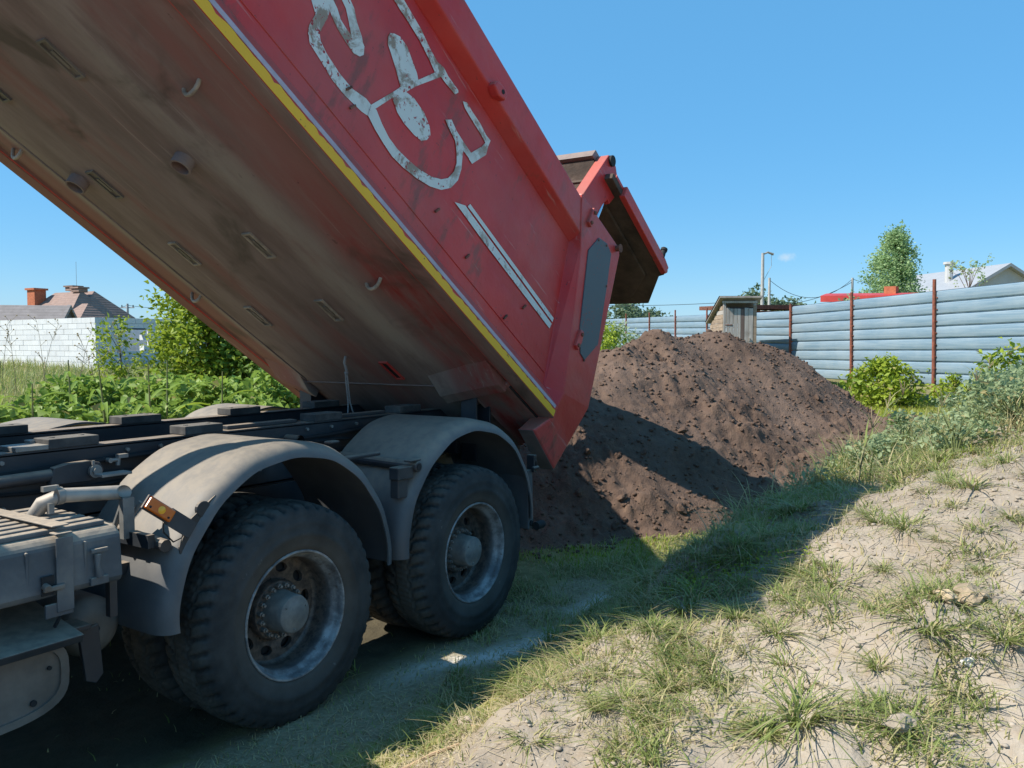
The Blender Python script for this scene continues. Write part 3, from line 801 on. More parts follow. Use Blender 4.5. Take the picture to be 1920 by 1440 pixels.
mb = MB(); mb.prism([(-1.01, 0.72), (-0.93, 0.73), (-0.915, 0.53), (-0.945, 0.50), (-0.985, 0.52)], lambda q: (q[0], 0.09, q[1]), lambda q: (q[0], 0.11, q[1])); mb.box((-1.03, 0.13, 0.735), (0.12, 0.12, 0.02)); mb.build('tank_strap', M['chassis'], truck, bevel=0.003)
mb = MB(); mb.box((-1.2, 0.32, 0.86), (1.6, 0.05, 0.05)); mb.box((-0.90, 0.05, 0.86), (0.03, 0.03, 0.20)); mb.tube([(-1.12, -0.0, 0.84), (-1.12, 0.05, 0.78)], 0.007, 6); mb.build('box_bearer', M['chassis'], truck)

# --- hydraulic hoist, bed hinge
mb = MB(); a, b = Vector((-1.75, 1.25, 1.0)), B(-4.5, 1.25, 0.2); d = b - a
mb.tube([a, a + d * 0.36], 0.10, 16); mb.tube([a + d * 0.36, a + d * 0.68], 0.08, 16); mb.tube([a + d * 0.68, b], 0.06, 16); mb.build('hoist_cylinder', M['chassis'], truck, smooth=True)

bed = empty('dump_bed', BO, truck)
UF = -4.42
def ext(poly, u0, u1, name, mat, mirror=True, bevel=0, smooth=False):
    for s in ((0, 1) if mirror else (0,)):
        fv = (lambda v: v) if s == 0 else (lambda v: 2.5 - v)
        mb = MB(); mb.prism(poly, lambda q: B(u0, fv(q[0]), q[1]), lambda q: B(u1, fv(q[0]), q[1]))
        mb.build(name, mat, bed, bevel=bevel, smooth=smooth)
ext([(0.012, 1.552), (0.012, 1.325), (0.10, 1.262), (0.15, 1.262), (0.15, 1.552)], -3.72, -0.66, 'top_rail', M['red'], bevel=0.010)
for fv in (lambda v: v, lambda v: 2.5 - v):
    mb = MB(); mb.prism([(UF, 0.19), (-0.38, 0.19), (-0.38, 1.264), (-3.80, 1.264)], lambda q: B(q[0], fv(0.10), q[1]), lambda q: B(q[0], fv(0.128), q[1])); mb.build('side_panel', M['red'], bed)
ext([(0.0, -0.010), (0.0, 0.077), (0.10, 0.192), (0.13, 0.192), (0.13, -0.010)], UF, -0.262, 'bottom_rail', M['red'], bevel=0.005)
fl = [(0.13, -0.006), (0.145, 0.006), (0.17, 0.004)] + [(0.60 + 0.10 * k / 4, -0.114 - 0.012 * math.sin(PI / 2 * k / 4)) for k in range(5)]
fl = fl + [(1.855, -0.126), (1.875, -0.121), (2.33, 0.004), (2.355, 0.006), (2.37, -0.006)] + [(2.37, 0.05), (0.13, 0.05)]
ext(fl, UF, -0.45, 'floor', M['under'], False)
ext([(0.003, -0.0125), (0.118, -0.0125), (0.118, -0.009), (0.003, -0.009)], UF, -0.27, 'rail_soffit', M['under'])
mb = MB(); mb.tube([B(UF, 1.866, -0.124), B(-0.9, 1.866, -0.124)], 0.010, 6); mb.build('floor_weld', M['fin'], bed)
mb = MB(); mb.prism([(0.42, -0.074), (0.60, -0.114), (0.70, -0.126), (1.80, -0.126), (1.90, -0.114), (2.08, -0.074), (2.08, 0.04), (0.42, 0.04)], lambda q: B(-0.45, q[0], q[1]), lambda q: B(0.08, q[0], q[1])); mb.build('floor_lip', M['under'], bed)
ext([(0.13, -0.008), (0.145, -0.026), (0.38, -0.085), (0.42, -0.10), (0.42, 0.05), (0.13, 0.05)], -0.74, 0.03, 'rear_sill', M['under'], bevel=0.008)
ext([(0.128, -0.024), (0.137, -0.024), (0.137, 0.0), (0.128, 0.0)], -0.70, -0.1, 'sill_gap', M['dark'])
mb = MB(); mb.prism([(0.13, 0.0), (2.37, 0.0), (2.37, 1.56), (0.13, 1.56)], lambda q: B(UF - 0.02 + 0.44 * q[1], q[0], q[1]), lambda q: B(UF + 0.05 + 0.44 * q[1], q[0], q[1])); mb.build('headboard', M['red'], bed)
mb = MB(); mb.prism([(0.58, -0.134), (1.92, -0.134), (1.92, -0.11), (0.58, -0.11)], lambda q: B(-0.868, q[0], q[1]), lambda q: B(-0.858, q[0], q[1])); mb.build('floor_seam', M['fin'], bed)
mb = MB(); mb.prism([(0.14, 0.052), (2.36, 0.052), (2.36, 0.065), (0.14, 0.065)], lambda q: B(UF + 0.08, q[0], q[1]), lambda q: B(0.0, q[0], q[1])); mb.build('liner', M['bed_in'], bed)
# strips
rs = random.Random(3)
top = []
u = UF
while u < -0.29:
    top.append((u, 0.046 + rs.uniform(-0.007, 0.003) - (0.008 if rs.random() < 0.14 else 0))); u += rs.uniform(0.012, 0.04)
top.append((-0.285, 0.040))
mb = MB(); k = len(top)
vs = [B(a, -0.003, -0.0085) for a, b in top] + [B(a, -0.003, b) for a, b in top]
mb.add(vs, [(i, i + 1, k + i + 1, k + i) for i in range(k - 1)]); mb.build('yellow_strip', M['yellow'], bed)
mb = MB(); mb.prism([(-0.0035, 0.051), (-0.0035, 0.074), (0.003, 0.081), (0.002, 0.051)], lambda q: B(UF, q[0], q[1]), lambda q: B(-0.30, q[0], q[1])); mb.build('grey_strip', M['grey_strip'], bed)
# rear posts
def post(mir):
    fv = (lambda v: v) if not mir else (lambda v: 2.5 - v)
    P = dict(A=(-0.836, 0.004, 1.575), Bq=(-0.12, 0.004, 1.632), C=(0.146, 0.004, 0.31), D=(-0.241, 0.004, 0.206), E=(-0.615, 0.004, 1.211),
             T=(0.035, 0.06, -0.27), FL=(-0.374, 0.06, -0.17), S=(-0.27, 0.02, -0.006), L=(-0.39, 0.098, 0.195), G=(-0.665, 0.098, 1.275), Cb=(-0.09, 0.004, 1.585))
    names = list(P); back = {k: (p[0], 0.19, p[2]) for k, p in P.items()}
    vs = [B(p[0], fv(p[1]), p[2]) for p in P.values()] + [B(p[0], fv(p[1]), p[2]) for p in back.values()]
    ix = {k: i for i, k in enumerate(names)}; n = len(names)
    f = lambda s: tuple(ix[k] for k in s)
    loop = ['A', 'Bq', 'Cb', 'C', 'T', 'FL', 'S', 'L', 'G']
    faces = [f(['A', 'Bq', 'Cb', 'C', 'D', 'E']), f(['E', 'D', 'L', 'G']), f(['D', 'C', 'T']), f(['D', 'T', 'S']), f(['S', 'T', 'FL']), f(['D', 'S', 'L']), f(['A', 'E', 'G'])]
    faces += [tuple(ix[k] + n for k in loop[::-1])]
    for a, b in zip(loop, loop[1:] + loop[:1]): faces.append((ix[a], ix[b], ix[b] + n, ix[a] + n))
    mb = MB(); mb.add(vs, faces); return mb.build('rear_post', M['red'], bed, bevel=0.012)
pn = post(False); pf = post(True)
hexp = [(-0.455, 1.465), (-0.533, 1.281), (-0.303, 0.692), (-0.203, 0.574), (-0.124, 0.568), (-0.012, 0.781), (-0.146, 1.25), (-0.226, 1.492), (-0.326, 1.514)]
mb = MB(); mb.prism(hexp, lambda q: B(q[0], -0.004, q[1]), lambda q: B(q[0], 0.01, q[1])); mb.build('repair_plate', M['patch'], bed, bevel=0.002)
mb = MB(); vs = [(-0.374, 0.066, -0.174), (0.035, 0.066, -0.274), (0.035, 0.186, -0.274), (-0.374, 0.186, -0.174)]; mb.add([B(*q) for q in vs] + [B(q[0], q[1], q[2] + 0.003) for q in vs], [(0, 1, 2, 3), (4, 5, 6, 7), (0, 1, 5, 4), (1, 2, 6, 5), (2, 3, 7, 6), (3, 0, 4, 7)]); mb.build('worn_fin', M['fin'], bed)
for (u, w) in ((-0.636, 1.508), (-0.288, 0.640)):
    mb = MB(); mb.prism([(-0.03, -0.07), (0.02, -0.08), (0.035, 0.0), (0.02, 0.08), (-0.025, 0.075)], lambda q: B(u + q[0], -0.020, w + q[1]), lambda q: B(u + q[0], 0.01, w + q[1]))
    mb.build('lug', M['red'], bed, bevel=0.006)
    for dw in (-0.05, 0.045):
        mb = MB(); mb.tube([B(u, -0.03, w + dw), B(u, 0.0, w + dw)], 0.014, 8); mb.build('bolt', M['rusty'], bed)
mb = MB(); mb.tube([B(-0.17, -0.03, 1.59), B(-0.17, 0.2, 1.59)], 0.024, 10); mb.tube([B(-0.17, -0.036, 1.59), B(-0.17, -0.028, 1.59)], 0.034, 10); mb.build('pivot_pin', M['rusty'], bed)
mb = MB(); mb.prism([(-0.02, 0.52), (0.04, 0.50), (0.06, 0.60), (0.0, 0.62)], lambda q: B(q[0] + 0.17, 0.10, q[1] - 0.18), lambda q: B(q[0] + 0.17, 0.18, q[1] - 0.18)); mb.build('gate_catch', M['steel'], bed, bevel=0.004)
for (q) in hexp[::2]:
    mb = MB(); mb.tube([B(q[0] * 0.97 - 0.01, -0.009, q[1] * 0.985), B(q[0] * 0.97 - 0.01, 0.0, q[1] * 0.985)], 0.009, 6); mb.build('rivet', M['rusty'], bed)
# hook on the top rail
mb = MB(); mb.prism([(-0.07, -0.03), (0.0, -0.05), (0.07, -0.02), (0.075, 0.025), (0.02, 0.045), (-0.06, 0.02)], lambda q: B(-2.02 + q[0], -0.035, 1.345 + q[1]), lambda q: B(-2.02 + q[0], 0.03, 1.345 + q[1])); mb.build('tie_hook', M['red'], bed, bevel=0.012)
mb = MB(); mb.tube([B(-2.0, -0.037, 1.35), B(-2.0, -0.03, 1.35)], 0.016, 10); mb.build('hook_eye', M['dark'], bed)
# welds, studs and stubs on the wall
mb = MB()
for (u, w) in ((-2.87, 0.46), (-1.98, 0.42), (-1.60, 0.38), (-1.05, 0.31), (-2.80, 0.40), (-0.9, 0.5)):
    mb.box((0, 0, 0), (0.012, 0.012, 0.045), Matrix.Translation(B(u, 0.094, w)) @ Matrix.Rotation(TH + R(25), 4, 'Y'))
mb.build('weld_stub', M['rusty'], bed)
# lettering and stripes
LET = [[(-3.388,0.692),(-3.317,0.784),(-3.141,0.733),(-3.095,0.706),(-3.043,0.7),(-3.003,0.701),(-2.973,0.694),(-2.937,0.694),(-2.928,0.738),(-2.907,0.73),(-2.887,0.689),(-2.902,0.66),(-2.942,0.636),(-3.018,0.641),(-3.088,0.65),(-3.148,0.671),(-3.169,0.681),(-3.159,0.636),(-3.158,0.565),(-3.153,0.531),(-3.131,0.506),(-3.069,0.487),(-2.957,0.474),(-2.852,0.478),(-2.751,0.514),(-2.707,0.514),(-2.695,0.447),(-2.736,0.432),(-2.868,0.409),(-2.971,0.407),(-3.086,0.427),(-3.17,0.439),(-3.205,0.468),(-3.221,0.509),(-3.223,0.588)],[(-3.278,0.833),(-3.236,0.888),(-3.063,0.832),(-3.01,0.789),(-2.946,0.756),(-2.926,0.737),(-2.936,0.693),(-2.973,0.693),(-3.005,0.7),(-3.055,0.745),(-3.102,0.782)],[(-2.711,0.507),(-2.629,0.689),(-2.593,0.774),(-2.517,0.909),(-2.431,1.071),(-2.377,1.096),(-2.508,0.871),(-2.549,0.781),(-2.608,0.677),(-2.672,0.523)],[(-2.811,0.949),(-2.812,0.919),(-2.794,0.885),(-2.748,0.862),(-2.675,0.823),(-2.599,0.774),(-2.552,0.784),(-2.511,0.864),(-2.509,0.918),(-2.54,0.943),(-2.599,0.967),(-2.678,1.0),(-2.747,0.998),(-2.787,0.974)],[(-2.622,0.695),(-2.608,0.668),(-2.538,0.634),(-2.463,0.626),(-2.368,0.635),(-2.306,0.653),(-2.272,0.693),(-2.264,0.74),(-2.295,0.775),(-2.375,0.805),(-2.48,0.806),(-2.549,0.784),(-2.597,0.772)],[(-3.046,1.131),(-2.99,1.203),(-2.756,1.184),(-2.648,1.176),(-2.541,1.15),(-2.449,1.139),(-2.39,1.159),(-2.335,1.149),(-2.221,1.155),(-2.211,1.146),(-2.228,1.11),(-2.318,1.097),(-2.378,1.092),(-2.43,1.07),(-2.501,1.09),(-2.622,1.113),(-2.742,1.119),(-2.826,1.119)],[(-2.152,1.134),(-2.117,1.16),(-2.053,1.155),(-1.946,1.156),(-1.864,1.142),(-1.809,1.148),(-1.808,1.1),(-1.796,1.039),(-1.875,0.886),(-1.915,0.888),(-1.918,0.938),(-1.858,1.05),(-1.843,1.096),(-1.913,1.105),(-2.004,1.108),(-2.113,1.115)],[(-2.696,0.448),(-2.617,0.426),(-2.529,0.411),(-2.442,0.402),(-2.34,0.416),(-2.217,0.448),(-2.108,0.489),(-2.018,0.543),(-1.954,0.618),(-1.927,0.704),(-1.939,0.785),(-1.977,0.864),(-1.985,0.889),(-1.911,0.892),(-1.915,0.935),(-2.012,0.935),(-2.1,0.94),(-2.171,0.96),(-2.214,0.915),(-2.154,0.897),(-2.077,0.881),(-2.03,0.835),(-1.993,0.779),(-1.986,0.717),(-2.006,0.648),(-2.052,0.595),(-2.129,0.545),(-2.238,0.503),(-2.34,0.48),(-2.43,0.467),(-2.513,0.469),(-2.594,0.491),(-2.666,0.521),(-2.708,0.512)],[(-1.881,0.571),(-1.786,0.626),(-1.72,0.623),(-0.537,0.612),(-0.543,0.567),(-1.515,0.564),(-1.794,0.571)],[(-1.767,0.636),(-1.755,0.667),(-1.709,0.666),(-0.536,0.662),(-0.534,0.628),(-1.703,0.637)]]
for k, poly in enumerate(LET):
    mb = MB(); off = 0.0972 - 0.0004 * k
    mb.add([B(u, off, w) for u, w in poly], [tuple(range(len(poly)))]); mb.build('painted_stripe' if k >= 8 else 'painted_emblem', M['white_paint'], bed, fixn=False)
# things under the floor
for (u, v) in ((-3.08, 0.755), (-3.08, 1.73)):
    mb = MB(); c0 = B(u, v, -0.12); c1 = B(u, v, -0.185)
    mb.tube([c0, c1], 0.056, 24, cap=False); mb.tube([c0, c1], 0.046, 24, cap=False)
    mb.lathe([(0.046, 0.0), (0.056, 0.0)], 24, Matrix.Translation(c1) @ (-BN).to_track_quat('-Y', 'Z').to_matrix().to_4x4())
    mb.build('floor_boss', M['under'], bed, smooth=True)
for (u, v, fresh) in ((-2.41, 0.87, 1), (-1.77, 0.86, 1), (-2.40, 1.57, 1), (-1.73, 1.57, 1), (-3.02, 1.56, 0), (-3.75, 1.55, 0), (-3.75, 0.87, 0), (-1.06, 0.87, 2)):
    Mx = Matrix.Translation(B(u, v, -0.130)) @ Matrix.Rotation(TH, 4, 'Y')
    mb = MB()
    L_, W_ = (0.22, 0.075)
    for s in (-1, 1): mb.box((0, s * (W_ / 2 - 0.006), 0), (L_, 0.012, 0.016), Mx); mb.box((s * (L_ / 2 - 0.006), 0, 0), (0.012, W_ - 0.024, 0.016), Mx)
    mb.build('slot_frame', M['red'] if fresh == 2 else (M['palesteel'] if fresh else M['tank']), bed)
    mb = MB(); mb.box((0, 0, 0.004), (L_ - 0.024, W_ - 0.024, 0.006), Mx)
    if fresh != 2: mb.box((0.0, 0, -0.002), (0.10, 0.022, 0.008), Mx)
    mb.build('slot_cover', M['dark'] if fresh == 2 else M['tank'], bed)
for (u, v, w) in ((-3.42, 0.37, -0.052), (-1.95, 0.39, -0.058), (-1.94, 2.03, -0.085), (-3.33, 2.06, -0.08)):
    mb = MB(); pts = []
    for k in range(9):
        a = PI * k / 8; pts.append(B(u + 0.02 * math.sin(a), v - 0.055 * math.cos(a), w + 0.02 - 0.065 * math.sin(a)))
    mb.tube(pts, 0.011, 8); mb.build('tie_loop', M['palesteel'], bed, smooth=True)
# hinge blocks between bed and frame, and the safety rope
for v in (0.44, 2.06):
    s = 1 if v < 1 else -1; fv = (lambda q: q) if s > 0 else (lambda q: 2.5 - q)
    mb = MB(); mb.add([B(-1.0, fv(0.16), 0.004), B(-1.0, fv(0.62), -0.112), B(-0.80, fv(0.15), -0.06), B(-0.80, fv(0.60), -0.175), B(-0.70, fv(0.15), -0.06), B(-0.70, fv(0.60), -0.175), B(-0.70, fv(0.15), 0.02), B(-0.70, fv(0.60), -0.10)],
                      [(0, 1, 3, 2), (2, 3, 5, 4), (4, 5, 7, 6), (0, 2, 4, 6), (1, 7, 5, 3), (0, 6, 7, 1)]); mb.build('hinge_block', M['under'], bed, bevel=0.006)
    mb = MB(); yy = v
    for dx in (-0.06, 0.10): mb.box((2.02 + dx, yy, 1.26), (0.018, 0.13, 0.52))
    mb.box((2.04, yy + 0.05 * s, 1.26), (0.14, 0.016, 0.52)); mb.box((2.06, 1.25 + (yy - 1.25) * 0.72, 1.15), (0.3, 0.3, 0.2))
    mb.build('hinge_bracket', M['chassis'], truck, bevel=0.003)
mb = MB(); mb.tube([(2.34, 0.3, 1.05), (2.34, 2.2, 1.05)], 0.05, 14); mb.box((2.30, 1.25, 1.12), (0.28, 0.9, 0.3)); mb.build('hinge_shaft', M['chassis'], truck)
a = B(-1.23, 1.17, -0.126)
mb = MB()
mb.tube([a, a + Vector((-0.012, 0, -0.045)), a + Vector((0.0, 0, -0.075)), a + Vector((0.012, 0, -0.11))], 0.009, 7)
for s in (-0.008, 0.010): mb.tube([a + Vector((0.004 + s * .4, 0, -0.07)), a + Vector((0.010 + s, 0.0, -0.18)), a + Vector((0.02 + s, -0.01, -0.32)), a + Vector((0.012 + s * 3, -0.03, -0.40)), a + Vector((-0.06 + s * 4, -0.06, -0.455))], 0.0055, 6)
mb.lathe([(0.0001, -0.014), (0.014, -0.008), (0.014, 0.008), (0.0001, 0.014)], 10, Matrix.Translation(a + Vector((0.008, 0, -0.115))))
mb.build('safety_cable', M['cable'], truck, smooth=True)

# --- tailgate, swung up on its arms
gate = empty('tailgate', B(-0.5, 1.25, 2.1), truck)
gp = [(-0.50, 0.03), (0.75, 0.03), (0.77, 0.09), (1.17, 0.34), (1.17, 2.16), (0.77, 2.41), (0.75, 2.47), (-0.50, 2.47)]
mb = MB(); mb.prism(gp, lambda q: B(q[0], q[1], 2.035), lambda q: B(q[0], q[1], 2.088)); mb.build('gate_panel', M['gate_in'], gate, bevel=0.006)
gi = [(-0.45, 0.20), (0.72, 0.20), (0.80, 0.26), (1.02, 0.44), (1.06, 0.52), (1.06, 1.98), (0.72, 2.30), (-0.45, 2.30)]
mb = MB(); mb.prism(gi, lambda q: B(q[0], q[1], 2.012), lambda q: B(q[0], q[1], 2.038)); mb.build('gate_liner', M['gate_in'], gate, bevel=0.012)
mb = MB(); mb.prism([(-0.30, 2.022), (0.72, 2.022), (0.74, 2.105), (0.64, 2.125), (-0.30, 2.125)], lambda q: B(q[0], 0.0, q[1]), lambda q: B(q[0], 0.05, q[1])); mb.build('gate_flange', M['red'], gate, bevel=0.006)
mb = MB(); mb.prism([(-0.30, 2.025), (0.74, 2.025), (0.74, 2.115), (0.64, 2.130), (-0.30, 2.130)], lambda q: B(q[0], 2.445, q[1]), lambda q: B(q[0], 2.5, q[1])); mb.build('gate_flange', M['red'], gate, bevel=0.006)
mb = MB(); mb.prism([(0.03, 2.089), (2.47, 2.089), (2.47, 2.115), (0.03, 2.115)], lambda q: B(-0.45, q[0], q[1]), lambda q: B(0.79, q[0], q[1])); mb.build('gate_skin', M['red'], gate)
ap = [(-0.72, 1.60), (-0.545, 2.25), (-0.50, 2.275), (-0.40, 2.26), (-0.26, 2.16), (-0.285, 2.02), (-0.32, 1.93), (-0.36, 1.945), (-0.40, 1.86), (-0.42, 1.80), (-0.46, 1.60)]
for v0, v1 in ((0.10, 0.20), (2.30, 2.40)):
    mb = MB(); mb.prism(ap, lambda q: B(q[0], v0, q[1]), lambda q: B(q[0], v1, q[1])); arm = mb.build('gate_arm', M['red'], gate, bevel=0.007)
    mb = MB(); mb.tube([B(-0.49, v0 - 0.02, 2.235), B(-0.49, v1 + 0.02, 2.235)], 0.045, 14); mb.build('hinge_pin', M['dark'], gate, smooth=True)
    mb = MB(); mb.tube([B(-0.40, (v0 + v1) / 2, 1.35), B(-0.345, (v0 + v1) / 2, 1.96)], 0.022, 14); mb.build('gate_ram', M['rod'], gate, smooth=True)
mb = MB(); mb.prism([(-0.62, 2.19), (-0.60, 2.27), (-0.42, 2.27), (-0.42, 2.22), (-0.58, 2.19)], lambda q: B(q[0], 0.2, q[1]), lambda q: B(q[0], 2.3, q[1])); mb.build('cross_tube', M['fin'], gate, bevel=0.005)
mb = MB(); mb.prism([(-0.58, 2.18), (-0.5, 2.18), (-0.40, 1.95), (-0.43, 1.95)], lambda q: B(q[0], 0.2, q[1]), lambda q: B(q[0], 2.3, q[1])); mb.build('apron', M['gate_in'], gate)
mb = MB(); mb.tube([B(0.60, 0.02, 2.11), B(0.60, 0.02, 2.20)], 0.024, 12); mb.tube([B(0.60, 0.02, 2.185), B(0.60, 0.02, 2.21)], 0.031, 12); mb.build('gate_peg', M['dark'], gate, smooth=True)
mb = MB(); mb.tube([B(-0.76, 0.08, 1.565), B(-0.70, 0.08, 1.62), B(-0.64, 0.08, 1.60)], 0.03, 10); mb.build('arm_bearing', M['rusty'], bed, smooth=True)

# --- cab, front axle and added sun blockers on the far side
cab = empty('cab', (-3.3, 1.25, 1.0), truck)
cp = [(-2.35, 1.0), (-2.35, 2.66), (-2.6, 2.78), (-4.0, 2.75), (-4.28, 2.1), (-4.35, 1.6), (-4.35, 0.75), (-3.95, 0.75), (-3.9, 1.0)]
mb = MB(); mb.prism(cp, lambda q: (q[0], 0.04, q[1]), lambda q: (q[0], 2.46, q[1])); mb.build('cab_shell', M['red'], cab, bevel=0.04)
for y in (0.03, 2.47):
    mb = MB(); mb.prism([(-3.1, 1.95), (-3.1, 2.55), (-3.95, 2.55), (-4.1, 1.95)], lambda q: (q[0], y - 0.006, q[1]), lambda q: (q[0], y + 0.006, q[1])); mb.build('side_window', M['dark'], cab)
mb = MB(); mb.prism([(0.2, 0), (2.3, 0), (2.2, 0.8), (0.3, 0.8)], lambda q: (-4.285 + 0.3 * q[1], q[0], 1.85 + q[1]), lambda q: (-4.30 + 0.3 * q[1], q[0], 1.86 + q[1])); mb.build('windscreen', M['dark'], cab)
mb = MB(); mb.box((-4.4, 1.25, 0.7), (0.16, 2.4, 0.4)); mb.build('bumper', M['chassis'], cab, bevel=0.03)
mb = MB(); mb.box((-3.2, 1.25, 0.95), (1.4, 1.0, 0.7)); mb.build('engine', M['dark'], truck)
for (x, far) in ((-3.45, False), (-3.45, True)): wheel(x, 2.5 if far else 0.0, far, False)
mb = MB(); mb.box((-1.75, 2.24, 0.78), (1.3, 0.5, 0.6)); mb.build('sun_block_tank', M['tank'], truck, bevel=0.08)  # unseen tank shape added to block sun from beneath the truck
mb = MB(); mb.box((-1.5, 1.25, 0.75), (1.7, 0.7, 0.35)); mb.build('gearbox', M['dark'], truck, bevel=0.05)

mb = MB(); mb.tube([(-1.95, 2.05, 1.05), (-1.95, 2.05, 2.75)], 0.34, 20); mb.tube([(-1.95, 2.05, 2.75), (-1.95, 2.05, 2.95)], 0.2, 16); mb.build('sun_block_drum', M['dark'], truck, smooth=True)  # out of view, added between cab and bed to stop sun patches below

mb = MB(); mb.box((-1.45, 2.24, 1.35), (0.95, 0.48, 0.62)); mb.build('sun_block_box', M['tank'], truck, bevel=0.05)  # invented box, never in view, sized to shut out a sun patch on the ground

# --- hoses, bolts and seams
for k, (y, z, s) in enumerate(((0.785, 1.275, 0.03), (0.775, 1.235, 0.05), (0.78, 1.19, 0.04))):
    pts = [(-2.0 + 0.3 * j, y - 0.012 * math.sin(j * 1.3 + k), z - s * abs(math.sin(j * 0.55 + k))) for j in range(14)]
    mb = MB(); mb.tube(pts, 0.0085 if k else 0.012, 6); mb.build('air_hose', M['dark'], truck, smooth=True)
mb = MB(); mb.lathe([(0.0001, 0.0), (0.010, 0.0), (0.0105, 0.004), (0.0105, 0.016)], 6)
o = mb.build('frame_bolt', M['steel'], None); bolt_me = o.data; bpy.data.objects.remove(o)
for x in (-1.3, -1.12, -0.94, -0.36, -0.18, 0.0, 0.22, 0.44, 0.80, 1.0, 1.22, 1.5, 1.7):
    for z in (1.10, 1.30):
        if x in (0.0, 0.44) and z > 1.2: continue
        b_ = sub('frame_bolt', bolt_me, truck, Vector((x, 0.786, z)) - worldloc(truck), (0, random.uniform(0, 1), 0))
mb = MB(); mb.tube([B(-4.3, 0.099, 0.275), B(-0.42, 0.099, 0.270)], 0.0035, 5); mb.build('panel_seam', M['red'], bed)
mb = MB(); mb.tube([B(-4.3, 0.126, 0.006), B(-0.75, 0.128, 0.004)], 0.006, 5); mb.build('rail_weld', M['under'], bed)

# ------------------------------------------------------------------ the heap of soil behind the truck
RIDGE = np.array([(3.3, 1.55, 0.30), (4.2, 1.58, 0.66), (5.3, 1.62, 1.08), (6.5, 1.62, 1.56), (7.5, 1.48, 1.68), (8.4, 1.05, 1.70), (9.3, 0.62, 1.58), (10.3, 0.2, 1.06), (11.0, 0.0, 0.30)])
def pile_raw(X, Y, rough=True):
    X = np.asarray(X, float); Y = np.asarray(Y, float)
    best = np.full(X.shape, -9.0)
    wob = (fbm(X * 0.8, Y * 0.8, 91, 3) - 0.5) * 0.5
    for (a, b) in zip(RIDGE[:-1], RIDGE[1:]):
        d = b[:2] - a[:2]; L2 = d @ d
        t = np.clip(((X - a[0]) * d[0] + (Y - a[1]) * d[1]) / L2, 0, 1)
        dist = np.hypot(X - a[0] - t * d[0], Y - a[1] - t * d[1])
        h = a[2] + t * (b[2] - a[2])
        v = h - 0.74 * (np.sqrt((dist * (1 + wob * 0.25)) ** 2 + 0.09) - 0.3)
        k = 0.12
        best = np.where(best < -8, v, np.log(np.exp(np.clip(best / k, -60, 60)) + np.exp(np.clip(v / k, -60, 60))) * k)
    toe = 0.12
    best = np.where(best < toe, toe * np.exp((np.minimum(best, toe) - toe) / toe) - 0.045, best - 0.045)
    if rough:
        n1 = fbm(X * 1.3, Y * 1.3, 101, 4) - 0.5; n2 = fbm(X * 4.2, Y * 4.2, 113, 4) - 0.5; n3 = fbm(X * 13, Y * 13, 127, 3) - 0.5; n4 = vnoise(X * 31, Y * 31, 129) - 0.5
        lump = np.maximum(0, vnoise(X * 6.5, Y * 6.5, 131) - 0.55) * 0.20
        lump2 = np.maximum(0, vnoise(X * 15, Y * 15, 137) - 0.6) * 0.11
        gate_ = sstep(-0.02, 0.12, best)
        rough_ = sstep(0.36, 0.62, fbm(X * 0.75, Y * 1.1, 151, 3))
        best = best + gate_ * (n1 * 0.22 + n2 * (0.06 + 0.15 * rough_) + n3 * (0.022 + 0.040 * rough_) + n4 * (0.014 + 0.022 * rough_) + lump * sstep(0.5, 0.75, vnoise(X * 1.7, Y * 1.7, 7)) * rough_ + lump2 * rough_ * 0.6)
    return best
def pile_z(X, Y): return ground_z(X, Y, False) + pile_raw(X, Y)
px = np.arange(2.4, 13.2, 0.022); py = np.arange(-2.2, 4.2, 0.024)
PX, PY = np.meshgrid(px, py, indexing='ij')
PR = pile_raw(PX, PY)
GB = ground_z(PX, PY)
PZ = ground_z(PX, PY, False) + PR
n0, n1_ = PX.shape
ii = np.arange(n0 * n1_).reshape(n0, n1_)
keep = (PR[:-1, :-1] > -0.02) | (PR[1:, 1:] > -0.02)
PF = np.stack([ii[:-1, :-1][keep], ii[1:, :-1][keep], ii[1:, 1:][keep], ii[:-1, 1:][keep]], 1)
used = np.unique(PF); remap = np.full(n0 * n1_, -1); remap[used] = np.arange(len(used))
PV = np.stack([PX.ravel(), PY.ravel(), PZ.ravel()], 1)[used]
def mat_soil(name='dark_garden_soil'):
    t = NT(name)
    n1 = t.noise(1.1, 5, 0.6); n2 = t.noise(11, 6, 0.68); n3 = t.noise(60, 4, 0.65)
    c = t.mix(t.ramp(n1, 0.3, 0.7), (0.100, 0.065, 0.048), (0.168, 0.114, 0.086))
    c = t.mix(t.math('MULTIPLY', t.ramp(n2, 0.45, 0.7), 0.55), c, (0.19, 0.125, 0.085))
    c = t.mix(t.math('MULTIPLY', t.ramp(n3, 0.55, 0.7), 0.4), c, (0.07, 0.040, 0.028))
    t.bump(t.math('ADD', n2, t.math('MULTIPLY', n3, 0.5)), 0.8, 0.03)
    return t.fin(c, 0.95, 0, 0.15)
M['soil'] = mat_soil()
pile = empty('soil_heap', (7.2, 1.2, 0.2))
tag(pile, 'long heap of dark brown soil just tipped behind the truck', 'soil heap')
np_obj('heap_surface', PV, remap[PF], M['soil'], pile, smooth=True)

